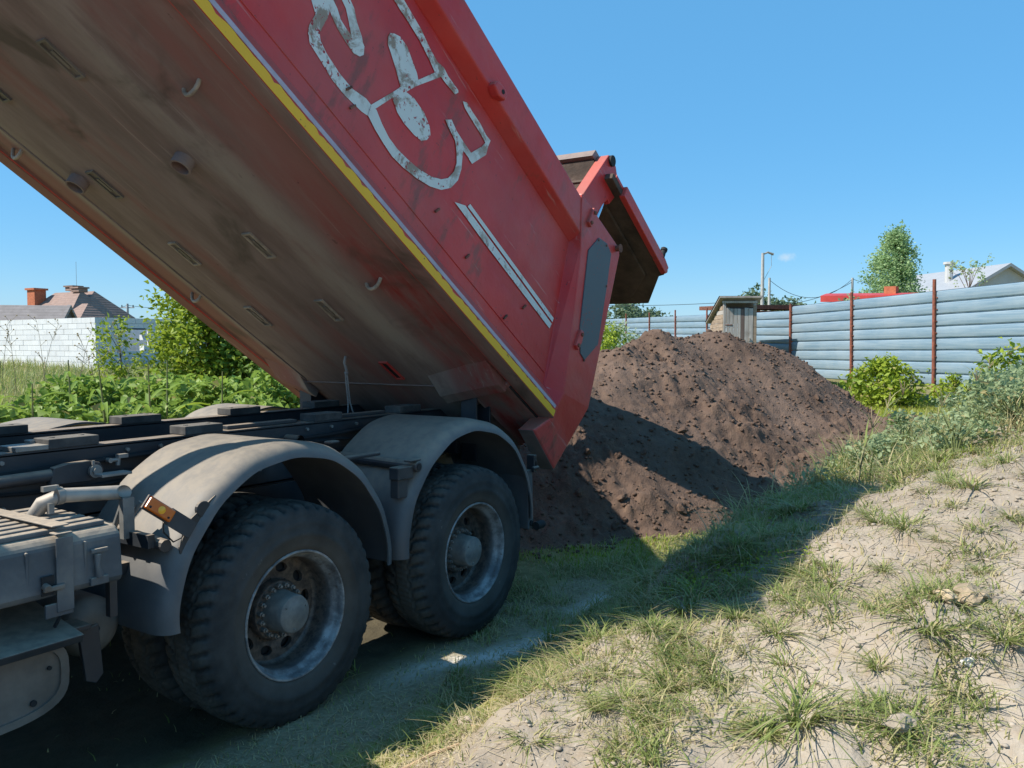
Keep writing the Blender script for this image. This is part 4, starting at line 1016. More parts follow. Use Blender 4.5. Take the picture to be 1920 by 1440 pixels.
def rock_mesh(name, seed, mat, sub=2, rough=0.35, squash=0.75):
    bm = bmesh.new(); bmesh.ops.create_icosphere(bm, subdivisions=sub, radius=1.0)
    rr = random.Random(seed); ph = [rr.uniform(0, 6) for _ in range(9)]
    for v in bm.verts:
        p = v.co
        k = 1 + rough * (math.sin(2.1 * p.x + ph[0]) * math.sin(2.7 * p.y + ph[1]) + 0.6 * math.sin(4.3 * p.z + ph[2]) * math.sin(3.9 * p.x + ph[3]) + 0.35 * math.sin(8 * p.y + ph[4]) * math.sin(7 * p.z + ph[5])) + rr.uniform(-0.09, 0.09)
        v.co = Vector((p.x * k, p.y * k * 0.9, p.z * k * squash))
    me = bpy.data.meshes.new(name); bm.to_mesh(me); bm.free(); me.materials.append(mat)
    return me
clods = [rock_mesh('clod', 40 + k, M['soil'], 2, 0.3) for k in range(6)]
cnt = 0
base = worldloc(pile)
rs = np.random.default_rng(5)
def visible_face(X, Y):                       # the side of the heap towards the lane and the lens
    return (Y < 1.6) | (X < 5)
tries = 0
while cnt < 190 and tries < 4000:
    tries += 1
    X = rs.uniform(3.0, 11.5); Y = rs.uniform(-1.3, 1.9)
    p = float(pile_raw(np.array([X]), np.array([Y]))[0])
    if p < 0.03: continue
    low = 1 - min(1, p / 1.0)
    if rs.random() > 0.35 + 0.65 * low: continue
    s = 0.017 + 0.042 * rs.random() ** 2.4
    z = float(pile_z(np.array([X]), np.array([Y]))[0])
    o = bpy.data.objects.new('clod', clods[cnt % 6]); COL.objects.link(o); o.parent = pile
    o.location = Vector((X, Y, z + s * 0.25)) - base; o.scale = (s, s * rs.uniform(0.7, 1.1), s * rs.uniform(0.7, 1.0)); o.rotation_euler = (rs.uniform(0, 6), rs.uniform(0, 6), rs.uniform(0, 6))
    cnt += 1
# crumbs too small to pick out one by one
cv = np.array([v.co for v in rock_mesh('crumb', 3, M['soil'], 1, 0.3).vertices]); cfm = bpy.data.meshes['crumb']
cf = np.array([p.vertices[:] for p in cfm.polygons])
N = 13000
X = rs.uniform(2.6, 12.6, N); Y = rs.uniform(-2.0, 2.4, N)
p = pile_raw(X, Y); okk = (p > -0.03) & (rs.random(N) < np.where(p < 0.12, 0.75, 0.55))
X, Y, p = X[okk], Y[okk], p[okk]; N = len(X)
Z = np.maximum(pile_z(X, Y), ground_z(X, Y)); S = 0.007 + 0.022 * rs.random(N) ** 2.5
ang = rs.uniform(0, 2 * PI, N); ca, sa = np.cos(ang), np.sin(ang)
VV = cv[None] * S[:, None, None]
VX = VV[..., 0] * ca[:, None] - VV[..., 1] * sa[:, None]; VY = VV[..., 0] * sa[:, None] + VV[..., 1] * ca[:, None]
V = np.stack([VX + X[:, None], VY + Y[:, None], VV[..., 2] + (Z + S * 0.3)[:, None]], -1).reshape(-1, 3)
F = (cf[None] + (np.arange(N) * len(cv))[:, None, None]).reshape(-1, 3)
cr = np_obj('soil_crumbs', V, F, M['soil'], pile); cr['kind'] = 'stuff'

# ------------------------------------------------------------------ corrugated fence
def mat_zinc():
    t = NT('weathered_galvanised_sheet')
    st = t.noise(3.0, 5, 0.65, t.scale(t.pos, (0.35, 0.35, 9)))
    n1 = t.noise(0.8, 4, 0.6); n3 = t.noise(22, 4, 0.6, t.scale(t.pos, (1, 1, 3)))
    c = t.mix(t.ramp(st, 0.3, 0.7), (0.165, 0.25, 0.315), (0.255, 0.335, 0.39))
    c = t.mix(t.math('MULTIPLY', t.ramp(n1, 0.4, 0.7), 0.4), c, (0.34, 0.40, 0.43))
    c = t.mix(t.math('MULTIPLY', t.ramp(n3, 0.66, 0.74), 0.5), c, (0.16, 0.22, 0.28))
    return t.fin(c, 0.5, 0.1)
M['zinc'] = mat_zinc()
M['post'] = plain('rust_red_post', (0.21, 0.062, 0.035), 0.8, 0.4, 14, 0, 0.3)
def fence_at(f): return site(7.9 - 0.172 * (f - 23.6), f)
stations = [12.0, 14.75, 17.6, 20.6, 23.6, 26.4, 29.4, 32.4, 35.4, 38.6, 42.0, 46.0]
fence = empty('corrugated_fence', (*fence_at(19), 0.9))
tag(fence, 'long bluish corrugated metal fence on rust red posts along the right of the plot', 'fence')
FD = Vector((*fence_at(12), 0)) - Vector((*fence_at(24), 0)); FD.normalize()
FNm = Vector((-FD.y, FD.x, 0));  FNm = FNm if (Vector((CAM.x, CAM.y, 0)) - Vector((*fence_at(20), 0))).dot(FNm) > 0 else -FNm
def zf(f):
    x, y = fence_at(f); return float(ground_z(np.array([x]), np.array([y]), False)[0])
def fence_base(f): return 0.93 + (18 - f) * 0.010 if f < 24 else 0.87 + (f - 24) * 0.016
for (fa, fb) in zip(stations[:-1], stations[1:]):
    a = Vector((*fence_at(fa), fence_base(fa))); b = Vector((*fence_at(fb), fence_base(fb)))
    H = 1.98 if fa < 23.5 else 1.86
    prof = []
    n = 8; p0 = H / n
    for k in range(n):
        z = k * p0
        prof += [(-0.010, z), (0.026, z + 0.07 * p0), (0.031, z + 0.12 * p0), (0.033, z + 0.5 * p0), (0.031, z + 0.86 * p0), (0.027, z + 0.90 * p0), (-0.010, z + 0.97 * p0)]
    prof.append((0.0, H))
    cut = 7 * 4 + 1
    for part_ in (prof[:cut], prof[cut - 1:]):
        off = 0.0 if part_[0][1] == 0 else 0.006
        m = len(part_); V = []
        slices = 7
        for s in range(slices + 1):
            q = a.lerp(b, s / slices)
            wav = 0.0015 * math.sin(3.1 * s + fa)
            for d, z in part_: V.append(tuple(q + FNm * (d + off + wav + 0.035) + Vector((0, 0, z + 0.001 * math.sin(1.7 * s + fa * 2)))))
        V = np.array(V); jj = np.arange((slices + 1) * m).reshape(slices + 1, m)
        F = np.stack([jj[:-1, :-1].ravel(), jj[1:, :-1].ravel(), jj[1:, 1:].ravel(), jj[:-1, 1:].ravel()], 1)
        np_obj('sheet', V, F, M['zinc'], fence)
for f in stations:
    p = Vector((*fence_at(f), fence_base(f))); lean = random.uniform(-0.035, 0.035)
    if 17 < f < 21: lean = -0.05
    top = 2.16 if f < 21 else 2.06
    mb = MB(); tp = p + FNm * 0.105 + FD * lean + Vector((0, 0, top + random.uniform(-.03, .06)))
    mb.tube([p + FNm * 0.105 - Vector((0, 0, 0.25)), tp], 0.036 if f < 24 else 0.03, 10)
    mb.build('post', M['post'], fence, smooth=True)
    mb = MB()
    for k in range(8): mb.box(tuple(p + FNm * 0.09 + FD * 0.02 + Vector((0, 0, 0.12 + 0.245 * k))), (0.03, 0.03, 0.015))
    mb.build('fence_clip', M['post'], fence)

# ------------------------------------------------------------------ plank outhouse
def mat_wood(name, a, b, grain=(1, 1, 0.08), var=0.5):
    t = NT(name)
    n = t.noise(18, 5, 0.65, t.scale(t.pos, grain)); k = t.noise(2.2, 4, 0.6)
    rnd = t.n.new('ShaderNodeObjectInfo').outputs['Random']
    c = t.mix(t.ramp(n, 0.3, 0.7), a, b)
    c = t.mix(t.math('MULTIPLY', rnd, var), c, tuple(x * 0.62 for x in a))
    c = t.mix(t.math('MULTIPLY', t.ramp(k, 0.5, 0.72), 0.4), c, (0.14, 0.11, 0.09))
    t.bump(n, 0.4, 0.01)
    return t.fin(c, 0.88, 0, 0.2)
M['greywood'] = mat_wood('silvered_planks', (0.38, 0.34, 0.30), (0.55, 0.50, 0.45))
M['tanwood'] = mat_wood('tan_boards', (0.29, 0.21, 0.145), (0.42, 0.32, 0.235), (0.12, 0.12, 1))
M['darkwood'] = mat_wood('dark_board', (0.13, 0.09, 0.075), (0.19, 0.14, 0.12))
M['tarpaper'] = plain('roofing_felt', (0.06, 0.058, 0.055), 0.85, 0.3, 6)
c0 = site(5.82, 23.2)
OH = empty('outhouse', (c0[0], c0[1], 0.86))
tag(OH, 'small weathered plank outhouse with a slanting roof standing behind the soil heap', 'outhouse')
# local frame: front edge runs to the right, depth runs away
ang_front = YAW - PI / 2 - R(4)
ex = Vector((math.cos(ang_front), math.sin(ang_front), 0)); ey = Vector((-ex.y, ex.x, 0)); ez = Vector((0, 0, 1))
ow = Vector((c0[0], c0[1], 0.82))
OM = Matrix(((ex.x, ey.x, 0, ow.x), (ex.y, ey.y, 0, ow.y), (0, 0, 1, ow.z), (0, 0, 0, 1)))
def OB(name, c, size, mat, parent=None, rot=None, bevel=0.004):
    mb = MB(); mb.box((0, 0, 0), size, OM @ Matrix.Translation(c) @ (rot or Matrix())); return mb.build(name, mat, parent or OH, bevel=bevel)
W_, D_, HF, HB = 0.88, 2.05, 2.16, 1.60
for (x, y, h) in ((0.03, 0.03, HF), (W_ - 0.03, 0.03, HF), (0.03, D_ - 0.03, HB), (W_ - 0.03, D_ - 0.03, HB)): OB('corner_post', (x, y, h / 2), (0.075, 0.075, h), M['greywood'])
nb = 17
for side in (0, 1):
    for k in range(nb):
        z0 = 0.02 + k * 0.118; z1 = z0 + 0.112
        ylim = D_ if z1 < HB - 0.02 else max(0.10, D_ * (HF - z1) / (HF - HB))
        mat = M['tanwood'] if (k + side) % 5 else M['greywood']
        OB('plank', ((-0.012 if side == 0 else W_ + 0.012) + random.uniform(-.003, .003), ylim / 2, (z0 + z1) / 2), (0.022, ylim, 0.112 + random.uniform(-.004, .002)), mat)
door = empty('door', OM @ Vector((W_ / 2, -0.02, 1)), OH)
dx = 0.075
widths = [0.095, 0.10, 0.11, 0.085, 0.10, 0.115, 0.12]
for k, w in enumerate(widths):
    h = 1.93 + random.uniform(-0.02, 0.02)
    if k == 4:
        OB('plank', (dx + w / 2, -0.024, 0.55), (w - 0.008, 0.026, 1.06), M['greywood'], door); OB('plank', (dx + w / 2, -0.024, 1.52), (w - 0.008, 0.026, 0.84), M['darkwood'], door)
    else:
        OB('plank', (dx + w / 2, -0.024 + random.uniform(-.004, .004), 0.02 + h / 2), (w - 0.008, 0.026, h), M['greywood'], door)
    dx += w
for z in (0.62, 1.50): OB('hinge', (0.14, -0.042, z), (0.20, 0.008, 0.03), M['rusty'], door)
OB('knob', (0.70, -0.055, 1.1), (0.03, 0.04, 0.10), M['greywood'], door)
OB('door_frame', (0.03, -0.015, 1.02), (0.07, 0.03, 2.04), M['greywood']); OB('door_frame', (W_ - 0.03, -0.015, 1.02), (0.09, 0.03, 2.04), M['tanwood'])
OB('lintel', (W_ / 2, -0.012, HF - 0.03), (W_ + 0.06, 0.05, 0.06), M['greywood'])
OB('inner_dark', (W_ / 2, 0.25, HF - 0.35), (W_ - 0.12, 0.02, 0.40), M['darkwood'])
pitch = math.atan2(HF - HB, D_)
Rr_ = Matrix.Rotation(-pitch, 4, 'X')
roof = OB('roof', (W_ / 2, D_ / 2, (HF + HB) / 2 + 0.05), (W_ + 0.26, D_ + 0.44, 0.035), M['greywood'], None, Rr_)
OB('roof_felt', (W_ / 2, D_ / 2 + 0.02, (HF + HB) / 2 + 0.079), (W_ + 0.30, D_ + 0.42, 0.012), M['tarpaper'], roof, Rr_)
for k in range(3): OB('roof_slat', (0.2 + 0.3 * k, D_ / 2 - 0.15, (HF + HB) / 2 + 0.115), (0.25, D_ * 0.7, 0.02), M['darkwood'], roof, Rr_ @ Matrix.Rotation(R(random.uniform(-6, 6)), 4, 'Z'))
def plank_thing(name, a, b, w, mat, label):
    a, b = Vector(a), Vector(b); mb = MB(); d = (b - a); L = d.length
    q = d.to_track_quat('X', 'Z').to_matrix().to_4x4()
    mb.box((0, 0, 0), (L, w, 0.03), Matrix.Translation((a + b) / 2 - a) @ q)
    o = mb.build(name, mat, None, bevel=0.004); o.location = a; tag(o, label, 'plank'); return o
q0 = site(7.02, 22.9); q1 = site(7.55, 20.8)
plank_thing('leaning_plank', (q0[0], q0[1], 1.62), (q1[0], q1[1], 0.80), 0.11, M['darkwood'], 'dark plank leaning against the right corner of the outhouse')

# ------------------------------------------------------------------ leaves, grass and other plants
def mat_leaf(name, lo, hi, trans=0.35, dry=(0.42, 0.33, 0.14)):
    t = NT(name)
    tint = t.attr('tint'); n = t.noise(3, 3, 0.6)
    c = t.mix(tint, lo, hi)
    c = t.mix(t.ramp(t.attr('dry'), 0.0, 1.0, False), c, dry)
    t.fin(c, 0.5, 0, 0.3)
    tr = t.n.new('ShaderNodeBsdfTranslucent'); t.l.new(c, tr.inputs[0])
    mx = t.n.new('ShaderNodeMixShader'); mx.inputs[0].default_value = trans
    t.l.new(t.p.outputs[0], mx.inputs[1]); t.l.new(tr.outputs[0], mx.inputs[2]); t.l.new(mx.outputs[0], t.out.inputs[0])
    return t.m
M['grass'] = mat_leaf('grass_blades', (0.12, 0.175, 0.045), (0.34, 0.39, 0.12), 0.38, (0.56, 0.46, 0.26))
M['bright'] = mat_leaf('bright_leaves', (0.13, 0.22, 0.025), (0.40, 0.48, 0.05), 0.42)
M['mid'] = mat_leaf('mid_green_leaves', (0.09, 0.18, 0.03), (0.29, 0.41, 0.075), 0.42)
M['grey_leaf'] = mat_leaf('grey_green_leaves', (0.20, 0.28, 0.13), (0.46, 0.54, 0.30), 0.48)
M['birch'] = mat_leaf('birch_leaves', (0.24, 0.38, 0.15), (0.50, 0.64, 0.34), 0.5)
M['farleaf'] = mat_leaf('far_tree_leaves', (0.11, 0.17, 0.10), (0.22, 0.29, 0.17), 0.4)
M['onion'] = mat_leaf('onion_leaves', (0.09, 0.17, 0.13), (0.20, 0.30, 0.22))
M['bark'] = plain('bark', (0.11, 0.085, 0.065), 0.9, 0.4, 12, 0, 0.4)
M['stem'] = plain('green_stem', (0.14, 0.17, 0.06), 0.8, 0.3, 10)
M['drystem'] = plain('dry_stem', (0.24, 0.19, 0.11), 0.85, 0.3, 10)

def leaves(pos, size, rg, up=0.35, aspect=0.5, dirs=None, fold=0.25):
    """(n,3) positions -> pointed leaf faces (two quads folded along the rib), each turned its own way"""
    n = len(pos)
    size = np.broadcast_to(np.asarray(size, float), (n,))
    d = rg.normal(size=(n, 3)) if dirs is None else dirs + rg.normal(size=(n, 3)) * 0.35
    d[:, 2] = d[:, 2] * 0.6 - 0.1
    d /= np.linalg.norm(d, axis=1)[:, None] + 1e-9
    nn = rg.normal(size=(n, 3)); nn[:, 2] += up * 3
    s = np.cross(d, nn); s /= np.linalg.norm(s, axis=1)[:, None] + 1e-9
    nrm = np.cross(s, d)
    L = size[:, None]; Wd = (size * aspect * rg.uniform(0.75, 1.2, n))[:, None]
    b = pos; tip = pos + d * L - nrm * L * 0.12; m = pos + d * L * 0.45
    l = m + s * Wd * 0.5 + nrm * Wd * fold; r = m - s * Wd * 0.5 + nrm * Wd * fold
    V = np.stack([b, r, tip, l], 1).reshape(-1, 3)
    i = np.arange(n) * 4
    F = np.concatenate([np.stack([i, i + 1, i + 2], 1), np.stack([i, i + 2, i + 3], 1)])
    return V, F

def blades(pos, h, w, lean, ang, segs=3, curl=1.0):
    n = len(pos)
    h = np.broadcast_to(h, (n,)); w = np.broadcast_to(w, (n,)); lean = np.broadcast_to(lean, (n,))
    dx, dy = np.cos(ang), np.sin(ang)
    V = []
    for k in range(segs + 1):
        t = k / segs
        out = lean * h * (t ** (1 + curl * 0.8)); z = h * t * (1 - 0.35 * lean * t)
        ww = w * (1 - t ** 1.6) * 0.5 + 0.0004
        c = pos + np.stack([dx * out, dy * out, z], 1)
        sd = np.stack([-dy * ww, dx * ww, 0 * ww], 1)
        V += [c - sd, c + sd]
    V = np.stack(V, 1); m = V.shape[1]
    i = (np.arange(n) * m)[:, None]
    F = np.concatenate([i + np.array([[2 * k, 2 * k + 1, 2 * k + 3, 2 * k + 2]]) for k in range(segs)], 0)
    return V.reshape(-1, 3), F, m

def add_leaf_obj(name, V, F, mat, per, tint, dry, parent=None, base=None):
    return np_obj(name, V, F, mat, parent, False, {'tint': np.repeat(tint, per), 'dry': np.repeat(dry, per)}, base)

rg = np.random.default_rng(77)
# --- turf and grass, denser where the ground is green
def grass_field(name, n, xr, yr, hmin, hmax, wid, dens, label_, segs=3, dryf=0.25, extra=None, lean=(0.2, 1.2), mat='grass'):
    X = rg.uniform(*xr, n); Y = rg.uniform(*yr, n)
    g = green_mask(X, Y)
    pr = pile_raw(X, Y, False)
    keep = (rg.random(n) < dens(X, Y, g)) & (pr < 0.0)
    X, Y, g = X[keep], Y[keep], g[keep]; n = len(X)
    Z = ground_z(X, Y) - 0.004
    h = rg.uniform(hmin, hmax, n) * (0.5 + 0.7 * rg.random(n) ** 1.5)
    if extra is not None: h = h * extra(X, Y)
    patch = fbm(X * 1.5, Y * 1.5, 201, 3)
    V, F, m = blades(np.stack([X, Y, Z], 1), h, wid * rg.uniform(0.6, 1.3, n), rg.uniform(*lean, n), rg.uniform(0, 2 * PI, n), segs)
    dry = np.clip((rg.random(n) < dryf + 0.5 * (1 - g)) * rg.uniform(0.5, 1.0, n), 0, 1)
    o = add_leaf_obj(name, V, F, M[mat], m, np.clip(rg.random(n) * 0.6 + patch * 0.6 - 0.1, 0, 1), dry)
    tag(o, kind='stuff'); o['label'] = label_; o['category'] = 'grass'; return o
inlane = lambda X, Y: (np.abs(X - 0.4) < 2.0) & (Y > 0.05) & (Y < 2.6)
grass_field('lane_tufts', 30000, (0.4, 5.0), (-1.2, 0.5), 0.04, 0.11, 0.006, lambda X, Y, g: sstep(0.50, 0.66, fbm(X * 2.6, Y * 2.6, 271, 3)) * 0.9, 'uneven clumps of grass beside the wheels in the shade', 3, 0.35, None, (0.4, 1.6))
grass_field('short_grass', 90000, (-1.2, 4.6), (-2.9, 0.1), 0.02, 0.055, 0.005, lambda X, Y, g: (0.10 + 0.75 * g ** 1.5) * (1 - 0.6 * inlane(X, Y)), 'short worn grass and straw beside the wheels', 2, 0.38)
grass_field('strip_grass', 60000, (3.0, 11.5), (-3.0, 0.9), 0.03, 0.09, 0.008, lambda X, Y, g: 0.15 + 0.85 * g, 'yellow green grass strip at the foot of the soil heap', 2, 0.30, None, (0.2, 1.2), 'bright')
grass_field('lane_grass', 16000, (-1.6, 3.6), (0.0, 4.5), 0.02, 0.06, 0.007, lambda X, Y, g: (0.25 + 0.5 * g) * (1 - 0.93 * inlane(X, Y)), 'thin grass under the truck', 2, 0.4)
# --- grass round the fence and the far plot
def meadow(name, n, rr, ff, hmin, hmax, wid, label_, dryf=0.3, cond=None, seg=2, mat='grass'):
    r = rg.uniform(*rr, n); f = rg.uniform(*ff, n)
    x, y = CAM.x + f * CY + r * SY, CAM.y + f * SY - r * CY
    k = pile_raw(x, y, False) < 0.0
    if cond is not None: k &= cond(r, f)
    x, y, r, f = x[k], y[k], r[k], f[k]; n = len(x)
    patch = fbm(x * 0.5, y * 0.5, 211, 3)
    h = rg.uniform(hmin, hmax, n) * (0.5 + 0.9 * patch)
    V, F, m = blades(np.stack([x, y, ground_z(x, y, False) - 0.01], 1), h, wid * rg.uniform(0.6, 1.3, n), rg.uniform(0.1, 0.8, n), rg.uniform(0, 2 * PI, n), seg)
    o = add_leaf_obj(name, V, F, M[mat], m, np.clip(0.35 + patch * 0.75 + rg.normal(size=n) * 0.15, 0, 1), (rg.random(n) < dryf) * rg.uniform(0.4, 1, n))
    tag(o, kind='stuff'); o['label'] = label_; o['category'] = 'grass'; return o
meadow('plot_grass', 90000, (2.6, 9.6), (9, 24), 0.05, 0.15, 0.014, 'mown yellowing grass between the heap and the fence', 0.42, None, 2, 'bright')
meadow('field_weeds', 60000, (-26, -3.5), (9, 32), 0.18, 0.55, 0.022, 'tall field grass and weeds before the block building', 0.28, lambda r, f: f > 10.5 + 0.0 * r)
meadow('back_weeds', 52000, (-2.5, 5.8), (13, 48), 0.3, 0.95, 0.03, 'weedy meadow beyond the soil heap', 0.22)

# --- single coarse tufts on the sandy bank
def tuft_mesh(seed, n=46, h=0.2, w=0.008, spread=0.05):
    g = np.random.default_rng(seed)
    a = g.uniform(0, 2 * PI, n); rr = spread * np.sqrt(g.random(n))
    pos = np.stack([rr * np.cos(a), rr * np.sin(a), 0 * a - 0.01], 1)
    V, F, m = blades(pos, h * (0.35 + 0.75 * g.random(n)), w * g.uniform(0.6, 1.3, n), g.uniform(0.7, 2.4, n) * (0.5 + g.random(n)), a + g.normal(size=n) * 0.7, 5)
    tint = 0.25 + 0.75 * g.random(n); dry = (g.random(n) < 0.30) * g.uniform(0.5, 1, n)
    me = np_mesh('grass_tuft', V, F, M['grass'], False, {'tint': np.repeat(tint, m), 'dry': np.repeat(dry, m)})
    return me
tufts = [tuft_mesh(300 + k, 60 + 18 * (k % 4), 0.13 + 0.03 * (k % 4), 0.0088, 0.07 + 0.035 * (k % 3)) for k in range(8)]
spots = [(1.05, 3.2), (1.25, 3.55), (1.52, 3.9), (1.9, 4.4), (1.45, 4.7), (1.15, 4.6), (0.95, 4.1), (0.55, 4.3), (0.72, 3.7), (0.35, 3.75), (1.75, 3.35), (1.62, 3.15), (2.1, 3.75), (2.3, 4.9), (2.5, 5.4), (2.15, 5.6),
         (1.9, 5.3), (1.5, 5.5), (1.7, 6.1), (2.6, 6.3), (2.9, 5.9), (2.3, 6.7), (3.0, 6.9), (0.85, 4.95), (1.1, 5.4), (0.1, 4.7), (0.3, 4.95), (1.0, 2.9), (0.75, 3.0), (1.35, 2.75), (0.6, 3.35), (3.3, 6.3), (3.5, 7.1), (2.75, 7.4), (2.1, 6.1), (3.7, 6.6), (1.95, 7.0), (0.18, 3.95),(1.3,6.0),(1.55,5.0),(2.45,4.35),(2.0,4.05)]
rsp = np.random.default_rng(23)
while len(spots) < 210:
    r_, f_ = (rsp.uniform(-0.2, 3.6), rsp.uniform(2.7, 7.2)) if rsp.random() < 0.7 else (rsp.normal(0.75, 0.45), rsp.normal(4.05, 0.5))
    X_, Y_ = site(r_, f_)
    if Y_ < -0.75 and min((r_ - a) ** 2 + (f_ - b) ** 2 for a, b in spots) > 0.012: spots.append((r_, f_))
for k, (r, f) in enumerate(spots):
    x, y = site(r + random.uniform(-.05, .05), f + random.uniform(-.08, .08))
    o = bpy.data.objects.new('grass_tuft', tufts[k % 8]); COL.objects.link(o)
    o.location = (x, y, float(ground_z(np.array([x]), np.array([y]))[0])); s = random.uniform(0.6, 1.05) * (1.15 if f > 5 else 0.88) * (0.7 if k >= 42 else 1)
    o.scale = (s, s, s * random.uniform(0.8, 1.15)); o.rotation_euler = (0, 0, random.uniform(0, 6.28))
    tag(o, 'coarse grass tuft with long bent blades growing on the sandy bank', 'grass tuft', 'grass tufts on the sandy bank')

rs2 = np.random.default_rng(19)
grass_field('bank_grass', 110000, (-1.4, 6.5), (-4.2, -0.5), 0.05, 0.14, 0.0055, lambda X, Y, g: np.clip(g * 1.3 - 0.15, 0, 1) * sstep(0.38, 0.62, fbm(X * 4, Y * 4, 251, 3)) + 0.025, 'patchy sprawling grass over the sandy bank', 4, 0.34, lambda X, Y: 0.6 + 0.9 * fbm(X * 2, Y * 2, 261, 2), (0.5, 2.2))
grass_field('shade_grass', 26000, (1.4, 5.5), (-2.2, -0.3), 0.05, 0.12, 0.007, lambda X, Y, g: np.exp(-((X - 3.0) / 1.4) ** 2 - ((Y + 1.2) / 0.6) ** 2) * sstep(0.3, 0.55, fbm(X * 4, Y * 4, 252, 2)), 'thick green grass in the shade at the foot of the bank', 3, 0.12)
grass_field('crest_grass', 24000, (4.0, 10.5), (-3.6, -0.7), 0.08, 0.24, 0.010, lambda X, Y, g: sstep(0.40, 0.6, fbm(X * 2.2, Y * 2.2, 253, 3)) * np.exp(-((Y + 1.65 + 0.04 * X) / 0.7) ** 2) * (Y < -1.15), 'tall thick grass along the crest of the bank', 4, 0.18)
# --- fine low weeds over the bank shoulder
def herb(name, n, rr, ff, size, mat, label_, cat, hmax=0.25, cond=None, up=0.5, tintb=0.0, dryf=0.06, ground_fn=None, aspect=0.5, kind='stuff'):
    r = rg.uniform(*rr, n); f = rg.uniform(*ff, n)
    x, y = CAM.x + f * CY + r * SY, CAM.y + f * SY - r * CY
    k = np.ones(n, bool) if cond is None else cond(r, f, x, y)
    x, y = x[k], y[k]; n = len(x)
    cl = fbm(x * 2.2, y * 2.2, 231, 3)
    z = ground_z(x, y, False) + hmax * rg.random(n) * (0.35 + 1.1 * cl)
    V, F = leaves(np.stack([x, y, z], 1), size * rg.uniform(0.5, 1.4, n), rg, up, aspect)
    o = add_leaf_obj(name, V, F, mat, 4, np.clip(cl * 0.7 + rg.random(n) * 0.5 - 0.1 + tintb, 0, 1), (rg.random(n) < dryf) * 0.8)
    if kind: tag(o, kind=kind)
    o['label'] = label_; o['category'] = cat; return o
grass_field('crest_tall_grass', 42000, (2.6, 9.5), (-4.8, -0.95), 0.16, 0.42, 0.0088, lambda X, Y, g: (site_inv(X, Y)[1] > 5.5 + 0.5 * fbm(X * 1.5, Y * 1.5, 257, 2)) * sstep(0.36, 0.56, fbm(X * 2.0, Y * 2.0, 255, 3)), 'tall pale grass thick on the right crest of the bank', 4, 0.28, None, (0.3, 1.6))
herb('crest_herbs', 42000, (1.9, 7.0), (5.4, 10.5), 0.045, M['grey_leaf'], 'thick low grey green weeds on the right crest of the bank', 'weeds', 0.20,
     lambda r, f, x, y: (f > 5.6 + 0.9 * fbm(x * 1.1, y * 1.1, 245, 2)) & (fbm(x * 1.6, y * 1.6, 247, 3) > 0.40) & (y < -1.0), 0.2, 0.15, 0.10, None, 0.38)
bank_line = lambda x: -1.15 - 0.05 * x
herb('bank_clover', 9000, (0.2, 2.6), (4.2, 6.4), 0.022, M['bright'], 'small clover leaves among the lit grass of the bank', 'clover', 0.06,
     lambda r, f, x, y: (fbm(x * 2.0, y * 2.0, 243, 3) > 0.52) & (y < -0.9) & (y > -2.3), 0.8, 0.0)
herb('bank_herbs', 26000, (1.6, 8.5), (5.2, 13.5), 0.045, M['grey_leaf'], 'low grey green weeds spreading over the bank shoulder', 'weeds', 0.22,
     lambda r, f, x, y: (fbm(x * 1.3, y * 1.3, 241, 3) + 0.20 * sstep(3.2, 6.0, x) > 0.56) & (y < bank_line(x) + 0.25), 0.5)
def seed_stalks(name, pts, h, label_, cat, group=None, mat='drystem', heads=True):
    pass

# --- leafy plants as things of their own
def bush(name, r, f, rad, hgt, nleaf, size, mat, label, cat='bush', group=None, stems=7, up=0.12, aspect=0.55, tintb=0.0, z0=None, dens=0.5, dryf=0.03, seed=0):
    g = np.random.default_rng(500 + seed + int(abs(r) * 100 + f * 7))
    x, y = site(r, f)
    z = float(ground_z(np.array([x]), np.array([y]), False)[0]) if z0 is None else z0
    root = empty(name, (x, y, z)); tag(root, label, cat, group)
    mb = MB(); tips = []
    for k in range(stems):
        a = g.uniform(0, 2 * PI); q = g.uniform(0.25, 0.95)
        tip = np.array([math.cos(a) * rad * q, math.sin(a) * rad * q, hgt * (1.02 - 0.55 * q * q) * g.uniform(0.75, 1.0)])
        mid = tip * np.array([0.35, 0.35, 0.6])
        mb.tube([(x, y, z - 0.03), (x + mid[0], y + mid[1], z + mid[2]), (x + tip[0], y + tip[1], z + tip[2])], [0.012 * hgt + 0.004, 0.009 * hgt + 0.003, 0.003], 5)
        tips.append(tip)
    mb.build('stems', M['stem'], root)
    # leaf clumps through the volume
    ncl = max(6, int(nleaf / 45)); C = []
    for k in range(ncl):
        a = g.uniform(0, 2 * PI); q = math.sqrt(g.random()); zz = g.random()
        rmax = rad * math.sqrt(max(0.05, 1 - (2 * zz - 0.75) ** 2 * 0.85))
        C.append((math.cos(a) * rmax * q, math.sin(a) * rmax * q, hgt * (0.12 + 0.86 * zz)))
    C = np.array(C); w = g.integers(0, ncl, nleaf)
    P = C[w] + g.normal(size=(nleaf, 3)) * np.array([rad, rad, hgt * 0.6]) * 0.17
    P[:, 2] = np.clip(P[:, 2], 0.02, None)
    tint = np.clip(0.45 + g.normal(size=ncl)[w] * 0.2 + g.normal(size=nleaf) * 0.15 + tintb, 0, 1)
    V, F = leaves(P + np.array([x, y, z]), size * g.uniform(0.6, 1.35, nleaf), g, up, aspect)
    add_leaf_obj('foliage', V, F, mat, 4, tint, (g.random(nleaf) < dryf) * 0.8, root)
    return root
bush('leafy_bush', 7.95, 18.0, 0.70, 0.98, 2600, 0.11, M['bright'], 'round bright green bush in front of the fence, before its second post from the shed', seed=1, tintb=0.2)
bush('leafy_bush', 9.0, 16.9, 0.55, 0.5, 900, 0.09, M['bright'], 'low yellow green shrub at the foot of the fence, right of the round bush', 'bush', seed=2, tintb=0.3)
